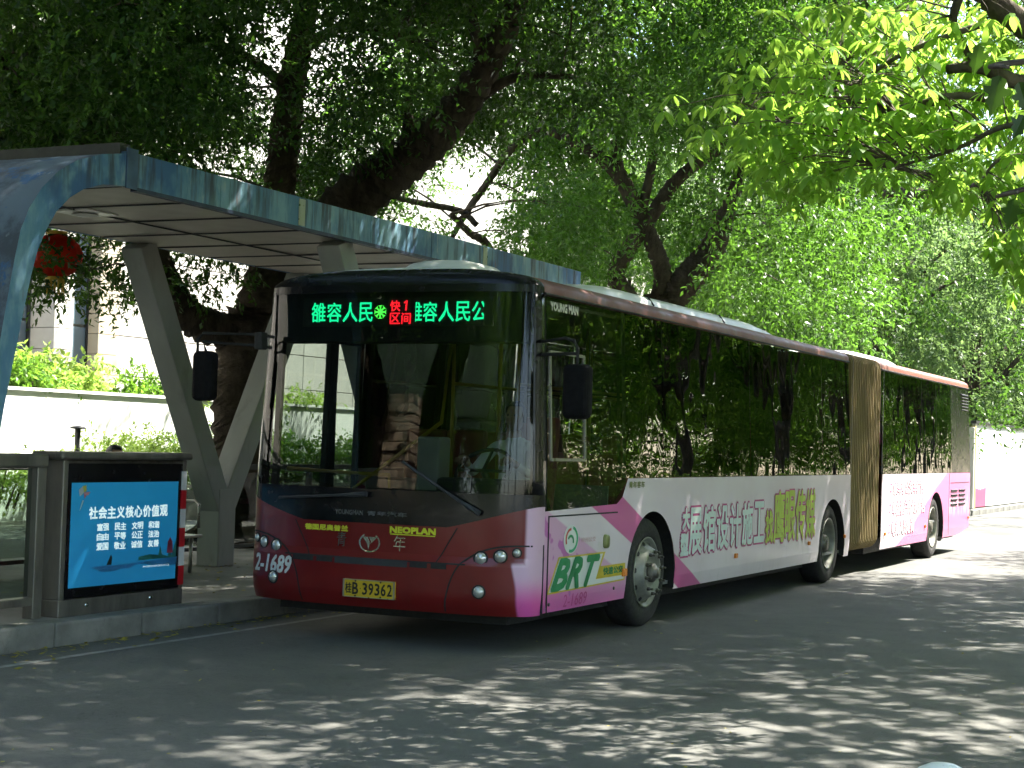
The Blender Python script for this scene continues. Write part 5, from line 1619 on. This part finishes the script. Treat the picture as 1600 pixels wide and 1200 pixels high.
# ---- pale broad-leaved tree whose branches hang in from the right
def whorls(P, L, W, n=7):
    """umbrella-like leaf whorls with curved broad leaves (three quads each)"""
    T = len(P); A = rng.uniform(0, 2 * PI, (T, 1)) + np.arange(n) * 2 * PI / n + rng.normal(0, .18, (T, n))
    tilt = rng.uniform(-1.1, -.1, (T, n)); l = L * rng.uniform(.65, 1.25, (T, n))
    ax = rng.normal(0, .25, (T, 1, 2))
    d = np.stack([np.cos(A) * np.cos(tilt), np.sin(A) * np.cos(tilt), np.sin(tilt)], 2)
    sd = np.stack([-np.sin(A), np.cos(A), np.zeros_like(A)], 2); sd += rng.normal(0, .3, sd.shape); sd = unit(sd)
    nr = np.cross(d, sd)
    Vs = []
    for s_, w_, bend in ((.12, .10, 0), (.38, .85, .01), (.65, 1.0, .05), (.86, .6, .11), (1.0, .03, .17)):
        c = P[:, None, :] + d * (l * s_)[..., None] - np.array([0, 0, 1.0]) * (l * bend)[..., None]
        hw_ = (l * (W / L) * w_ * .5)[..., None]
        Vs += [c + sd * hw_ + nr * hw_ * .3, c - sd * hw_ + nr * hw_ * .3]
    V = np.stack(Vs, 2); k = V.shape[2]; V = V.reshape(-1, 3)
    base = (np.arange(T * n) * k)[:, None]
    F = np.concatenate([base + np.array([2 * i, 2 * i + 1, 2 * i + 3, 2 * i + 2]) for i in range(4)], 0)
    var = np.repeat((rng.uniform(0, 1, (T, 1)) * .5 + rng.uniform(0, 1, (T, n)) * .5).ravel(), k)
    return V, F, var
def pale_tree():
    base = np.array([7.4, .6, .15])
    t = thing('pale_leaved_tree', 'tree with large pale translucent leaves hanging in from the upper right', 'tree', tuple(base))
    mb = MB(); N = []; g = at
    N += limb(mb, [((7.4, .6, .1), .22), ((7.35, .5, 2.0), .17), ((7.2, .3, 3.6), .15), ((6.6, -.2, 4.6), .13), (g(1640, 60, 9.6), .10)], 10)
    tips = []
    def br(pts, r0, r1):
        n = len(pts); q = limb(mb, [(g(*p), r0 + (r1 - r0) * i / (n - 1)) for i, p in enumerate(pts)], 7); N.extend(q); return q
    br([(1640, 60, 9.6), (1570, 20, 9.5), (1530, -20, 9.4)], .09, .07)
    b1 = br([(1640, 145, 9.6), (1580, 125, 9.5), (1530, 105, 9.5), (1480, 108, 9.6)], .055, .03)
    b2 = br([(1530, 40, 9.5), (1470, 60, 9.6), (1400, 90, 9.8), (1340, 130, 10), (1290, 150, 10.2)], .022, .008)
    b3 = br([(1480, 160, 9.6), (1420, 165, 9.7), (1330, 185, 10), (1220, 190, 10.3), (1150, 195, 10.5)], .022, .006)
    b4 = br([(1560, 155, 9.4), (1480, 150, 9.4), (1400, 175, 9.6)], .03, .010)
    b5 = br([(1500, -10, 9.3), (1490, 40, 9.4), (1525, 105, 9.5)], .03, .02)
    b6 = br([(1620, 190, 9.0), (1560, 200, 9.1), (1500, 230, 9.3), (1420, 255, 9.5), (1380, 260, 9.7)], .02, .006)
    b7 = br([(1620, 240, 9.2), (1560, 250, 9.2), (1530, 290, 9.3)], .015, .006)
    P = []; tr = 0
    reg = [((1310, 195, 190, 85), 230), ((1470, 150, 130, 110), 110), ((1390, 60, 170, 70), 90), ((1190, 215, 80, 45), 70), ((1560, 60, 90, 90), 60), ((1575, 270, 50, 110), 90), ((1585, 390, 35, 50), 36), ((1480, 290, 50, 40), 30), ((1270, 275, 60, 35), 30), ((1400, 20, 120, 50), 40), ((1250, 110, 60, 40), 20)]
    for (cx_, cy_, sx, sy), n in reg:
        for _ in range(n):
            px, py = random.gauss(cx_, sx * .55), random.gauss(cy_, sy * .55)
            if py > 330 and px < 1540: continue
            P.append(g(px, py, random.uniform(8.9, 11.4)))
    P = np.array(P)
    V, F, var = whorls(P, .108, .040, 7)
    cr = Crown(); cr.put(V, F, var)
    tw = MB()
    for p in P[::2]: branch_to(mb, N, p, .009)
    # crown above the frame
    Q = []
    while len(Q) < 2400:
        p = np.array([random.gauss(6.2, 2.6), random.gauss(.6, 3.4), random.uniform(6.2, 9.6)])
        if in_frame(p, 120) or (pale_light(p) and random.random() < .95): continue
        Q.append(p)
    cr.put(*whorls(np.array(Q), .19, .075, 7))
    for p in Q[::12]: branch_to(mb, N[:14], p, .02, 5)
    mb.build('trunk', M_BARK2, t, smooth=True); cr.build('crown', M_LEAFP, t)
pale_tree()
# ---- low branch with dark lobed leaves close to the right edge of the frame
def lobed_tree():
    t = thing('young_tree', 'young tree whose dark lobed leaves hang near the right edge of the view', 'tree', (7.5, -5.6, .15))
    mb = MB(); a = limb(mb, [((7.5, -5.6, .1), .06), ((7.4, -5.7, 1.6), .05), ((6.6, -6.3, 2.9), .03), (at(1650, 90, 4.9), .012), (at(1575, 105, 4.8), .005)], 7)
    b = limb(mb, [((6.6, -6.3, 2.9), .02), (at(1660, 280, 4.8), .010), (at(1590, 300, 4.7), .004)], 6)
    mb.build('trunk', M_BARK2, t, smooth=True)
    out = [(0, 0), (.18, .10), (.16, .30), (.36, .34), (.30, .46), (.16, .52), (.22, .70), (.10, .80), (0, 1.05)]
    pts = out + [(-x, y) for x, y in out[-2:0:-1]]
    for px, py, D_, L, ang in ((1562, 118, 4.8, .115, -100), (1592, 128, 4.9, .10, -70), (1530, 70, 5.0, .09, -95), (1585, 310, 4.7, .095, -95), (1606, 320, 4.8, .10, -60), (1600, 180, 5.0, .09, -120)):
        c = Vector(at(px, py, D_)); th = math.radians(ang + 90); R = Vector(_r); U = Vector(_u); N_ = Vector(_f)
        ey = -(U * math.cos(th)) + R * math.sin(th); ey = (ey + N_ * random.uniform(-.5, .5)).normalized(); ex = ey.cross(N_).normalized()
        V = [c + ex * x * L * 1.1 + ey * y * L - N_ * abs(x) * L * .35 for x, y in pts] + [c + ey * .45 * L]
        f = [[i, (i + 1) % len(pts), len(pts)] for i in range(len(pts))]
        o = MB().add(V, f).build('leaf', M_LEAF, t)
lobed_tree()
# ---- broad street trees: opposite side and further along (copies share meshes)
def street_tree(name, label, leaf, bark_, R, H, L, nclump, twigs, seed, zlow):
    random.seed(seed)
    t = thing(name, label, 'tree', (0, 0, 0))
    mb = MB(); N = []
    lean = random.uniform(-.3, .3)
    N += limb(mb, [((0, 0, -.1), .34), ((.03, 0, .5), .24), ((lean * .5, .1, 2.0), .21), ((lean, .1, 3.2), .20)], 10)
    top = Vector((lean, .1, 3.2))
    for k in range(6):
        a = 2 * PI * k / 6 + random.uniform(-.4, .4); rr = R * random.uniform(.6, .85)
        e = Vector((lean + rr * math.cos(a), rr * math.sin(a), H + random.uniform(-.5, 1.2)))
        N += limb(mb, [(top, .13), (top.lerp(e, .35) + Vector((0, 0, .8)), .10), (top.lerp(e, .7) + Vector((0, 0, .7)), .065), (e, .03)], 8)
    N += limb(mb, [(top, .16), (top + Vector((.2, .1, 2)), .12), (top + Vector((.1, 0, H - 1)), .06)], 8)
    cr = Crown(); n = 0
    sup = []
    while n < nclump:
        if len(sup) >= 5 or (sup and random.random() < .8):
            if len(sup) >= 5: sup = []
            else:
                p = sup[0] + np.array([random.gauss(0, .75), random.gauss(0, .75), random.gauss(0, .45)]); sup.append(p)
                cr.clump(p, random.uniform(.6, 1.0), twigs, 8, L, L * .45, .5); n += 1
                continue
        a = random.uniform(0, 2 * PI); q = random.random() ** .5; z = random.uniform(-1, 1)
        s_ = math.sqrt(max(0, 1 - z * z * .9)); p = np.array([lean + R * q * s_ * math.cos(a), R * q * s_ * math.sin(a), H + (z + .15) * (H - zlow)])
        if p[2] < zlow: continue
        sup = [p]
        cr.clump(p, random.uniform(.6, 1.15), twigs, 8, L, L * .45, .5); n += 1
        if n % 2: branch_to(mb, N, p, .03)
    mb.build('trunk', bark_, t, smooth=True); cr.build('crown', leaf, t)
    return t
def place(t, spots, labels, group):
    first = True
    for (x, y, z, rz, s), lb in zip(spots, labels):
        o = t if first else copy_tree(t)
        first = False
        o.location = (x, y, z); o.rotation_euler.z = math.radians(rz); o.scale = (s, s, s * random.uniform(.95, 1.08))
        tag(o, lb, 'tree', group)
ta = street_tree('roadside_tree', 'x', M_LEAFM, M_BARK2, 5.4, 8.2, .16, 240, 28, 3, 5.2)
ordn = ['first', 'second', 'third', 'fourth', 'fifth', 'sixth', 'seventh', 'eighth', 'ninth', 'tenth', 'eleventh', 'twelfth']
place(ta, [(x, y, .15, r, s) for x, y, r, s in ((8.6, -14, 10, 1.0), (8.7, -5.2, 100, 1.0), (13.2, -.5, 200, 1.0), (8.3, 10, 40, 1.05), (9.6, 18.5, 150, 1.0), (12, 27, 260, 1.0), (12, 36, 20, 1.1), (12, 46, 80, 1.1), (12, 57, 190, 1.15), (12, 70, 300, 1.2), (8.6, -24, 60, 1.0), (8.6, -35, 160, 1.1))],
      ['roadside tree on the opposite kerb, %s along the row from the camera end' % q for q in ordn[2:12]] + ['roadside tree on the opposite kerb, second along the row from the camera end', 'roadside tree on the opposite kerb, first along the row from the camera end'], 'trees on the opposite kerb')
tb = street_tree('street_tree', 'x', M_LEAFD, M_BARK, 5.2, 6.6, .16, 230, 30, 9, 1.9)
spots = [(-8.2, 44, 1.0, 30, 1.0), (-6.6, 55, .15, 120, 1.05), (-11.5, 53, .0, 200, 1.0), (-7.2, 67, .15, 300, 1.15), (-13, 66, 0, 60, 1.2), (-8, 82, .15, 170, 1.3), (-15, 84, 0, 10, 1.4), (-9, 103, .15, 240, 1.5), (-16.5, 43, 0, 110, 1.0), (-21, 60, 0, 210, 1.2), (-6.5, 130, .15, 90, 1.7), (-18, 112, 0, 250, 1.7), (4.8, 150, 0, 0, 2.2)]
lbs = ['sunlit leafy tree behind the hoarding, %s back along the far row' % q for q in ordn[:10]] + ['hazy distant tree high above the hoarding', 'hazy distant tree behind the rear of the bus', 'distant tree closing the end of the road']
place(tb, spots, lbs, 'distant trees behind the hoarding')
td = street_tree('park_tree', 'x', M_LEAFM, M_BARK2, 4.6, 5.2, .18, 230, 24, 33, 1.0)
place(td, [(17.5, 6, 0, 0, 1.1), (16.5, 14, 0, 70, 1.0), (18, 22, 0, 140, 1.2), (16.5, 31, 0, 200, 1.1), (18, 40, 0, 250, 1.2), (17, 50, 0, 310, 1.2), (18, 62, 0, 30, 1.4), (17, 76, 0, 100, 1.5), (16, 94, 0, 160, 1.8), (13, 116, 0, 220, 2.0), (-10.5, -15, 0, 20, 1.0), (-14, -23, 0, 80, 1.2), (-12.5, -33, 0, 190, 1.3), (-20, -40, 0, 250, 1.7), (-17, -13, 0, 300, 1.1), (-1, -78, 0, 10, 2.2), (8, -84, 0, 120, 2.2), (-9, -70, 0, 200, 2.0)],  # those at negative y are unseen, added to darken the windscreen's reflection
      ['low crowned park tree behind the opposite pavement, %s along its row' % q for q in ordn[:10]] + ['low crowned tree behind the camera on the bus side, %s from the shelter' % q for q in ordn[:5]] + ['tall tree closing the road far behind the camera, %s of three' % q for q in ordn[:3]], 'trees behind the opposite pavement')
tc_ = street_tree('roadside_tree', 'x', M_LEAF, M_BARK, 5.2, 7.0, .16, 200, 26, 21, 4.4)
place(tc_, [(-7.6, -11.5, PZ, 0, 1.0), (-7.4, -21, PZ, 130, 1.05), (-7.0, -32, PZ, 220, 1.1)], ['fig tree on the bus side kerb behind the camera, %s of three' % q for q in ordn[:3]], 'trees behind the camera')  # unseen trees, added to darken reflections and shade the foreground road
random.seed(77)

# ---- hedges and shrubs
def shrub(name, label, cat, pts, leaf, L, W, twigs, n, size, tl=.25, stem=None, flat=.75, group=None):
    b = np.mean(np.array(pts), 0); b[2] = min(p[2] for p in pts) - .3
    t = thing(name, label, cat, tuple(b), group)
    cr = Crown()
    for p in pts: cr.clump(np.array(p), size * random.uniform(.8, 1.2), twigs, n, L, W, tl, flat)
    cr.build('foliage', leaf, t)
    sm = MB()
    for p in pts[::2]: sm.tube([(b[0] + (p[0] - b[0]) * .6, b[1] + (p[1] - b[1]) * .8, b[2]), tuple(p)], [.025, .008], 5)
    sm.build('stems', M_BARK2, t)
    return t
shrub('clipped_shrub', 'rounded clipped shrub in front of the white wall', 'shrub', [(-11.7 + random.uniform(-.3, .3), 10.0 + random.uniform(-.95, .95), random.uniform(.75, 1.35)) for _ in range(34)], M_LEAFY, .07, .035, 34, 8, .32)
shrub('low_hedge', 'low bright hedge along the foot of the white wall', 'hedge', [(-11.9 + random.uniform(-.2, .2), y, random.uniform(.7, 1.12)) for y in np.arange(4.0, 9.0, .16)], M_LEAFY, .07, .035, 26, 8, .26)
shrub('planter_hedge', 'green hedge growing in the brick planter', 'hedge', [(-11.7 + random.uniform(-.35, .3), y, random.uniform(.85, 1.45)) for y in np.arange(11.2, 18, .11)], M_LEAFM, .075, .036, 28, 8, .3)
shrub('wall_shrub', 'tall yellow green shrub spilling over the top of the white wall', 'shrub', [(-13.3 + random.uniform(-.3, .3), 9.9 + random.gauss(0, .42), 2.22 + abs(random.gauss(0, .24))) for _ in range(30)], M_LEAFY, .13, .06, 14, 6, .26, .3)
shrub('wall_shrub', 'leaning shoot of pale shrub above the white wall', 'shrub', [(-13.4, 9.7 - k * .13, 2.55 + k * .09 - .010 * k * k) for k in range(7)], M_LEAFY, .12, .055, 10, 6, .14, .22)
shrub('wall_shrub', 'dark green shrub on the white wall beside the building pier', 'shrub', [(-13.3 + random.uniform(-.3, .3), 11.9 + random.gauss(0, .35), 2.15 + abs(random.gauss(0, .14))) for _ in range(16)], M_LEAFM, .11, .05, 16, 7, .25, .28)
shrub('trailing_shrub', 'low trailing plant along the wall top toward the column', 'shrub', [(-12.9 + random.uniform(-.3, .4), y, 2.22 + abs(random.gauss(0, .09))) for y in np.arange(12.2, 17, .12)], M_LEAFY, .09, .04, 12, 6, .18, .28)
shrub('wall_shrub', 'low leafy plant at the base of the wall top planting', 'shrub', [(-13.1 + random.uniform(-.3, .3), 8.8 + random.uniform(-.5, .7), 2.22 + abs(random.gauss(0, .15))) for _ in range(18)], M_LEAFM, .11, .05, 14, 6, .22, .28)
def tuft(label, c, n, L, spread, m):
    t = thing('strap_leaf_plant', label, 'plant', c); mb = MB(); V = []; F = []; w = []
    for i in range(n):
        a = random.uniform(0, 2 * PI); l = L * random.uniform(.6, 1.2); d = Vector((math.cos(a), math.sin(a), 0)); s_ = Vector((-d.y, d.x, 0)) * random.uniform(.010, .018); o = len(V)
        for k in range(6):
            q = k / 5; p = Vector(c) + d * (spread * l * q ** 1.3) + Vector((0, 0, l * (1.15 * q - .75 * q * q)))
            ww = 1 - q * .95; V += [p + s_ * ww, p - s_ * ww]
        for k in range(5): F.append([o + 2 * k, o + 2 * k + 1, o + 2 * k + 3, o + 2 * k + 2])
        w += [random.random()] * 12
    mesh_np('leaves', np.array([tuple(v) for v in V]), np.array(F), m, t, np.array(w))
tuft('arching strap leaved plant on the wall beside the blue arch', (-13.2, 7.85, 1.95), 220, .95, .8, M_GRASSY)
tuft('second strap leaved tuft partly behind the pale shrub', (-13.3, 8.7, 1.95), 120, .75, .7, M_GRASSY)
tuft('slender palm like plant before the tan pier', (-13.4, 12.75, 1.95), 60, 1.35, .7, M_GRASSY)
# hedge strip across the road
shrub('roadside_hedge', 'clipped green hedge strip on the opposite pavement', 'hedge', [(10.6 + random.uniform(-.5, .5), y, random.uniform(.45, 1.5)) for y in np.arange(-6, 44, .13)], M_LEAFY, .14, .07, 22, 6, .42)
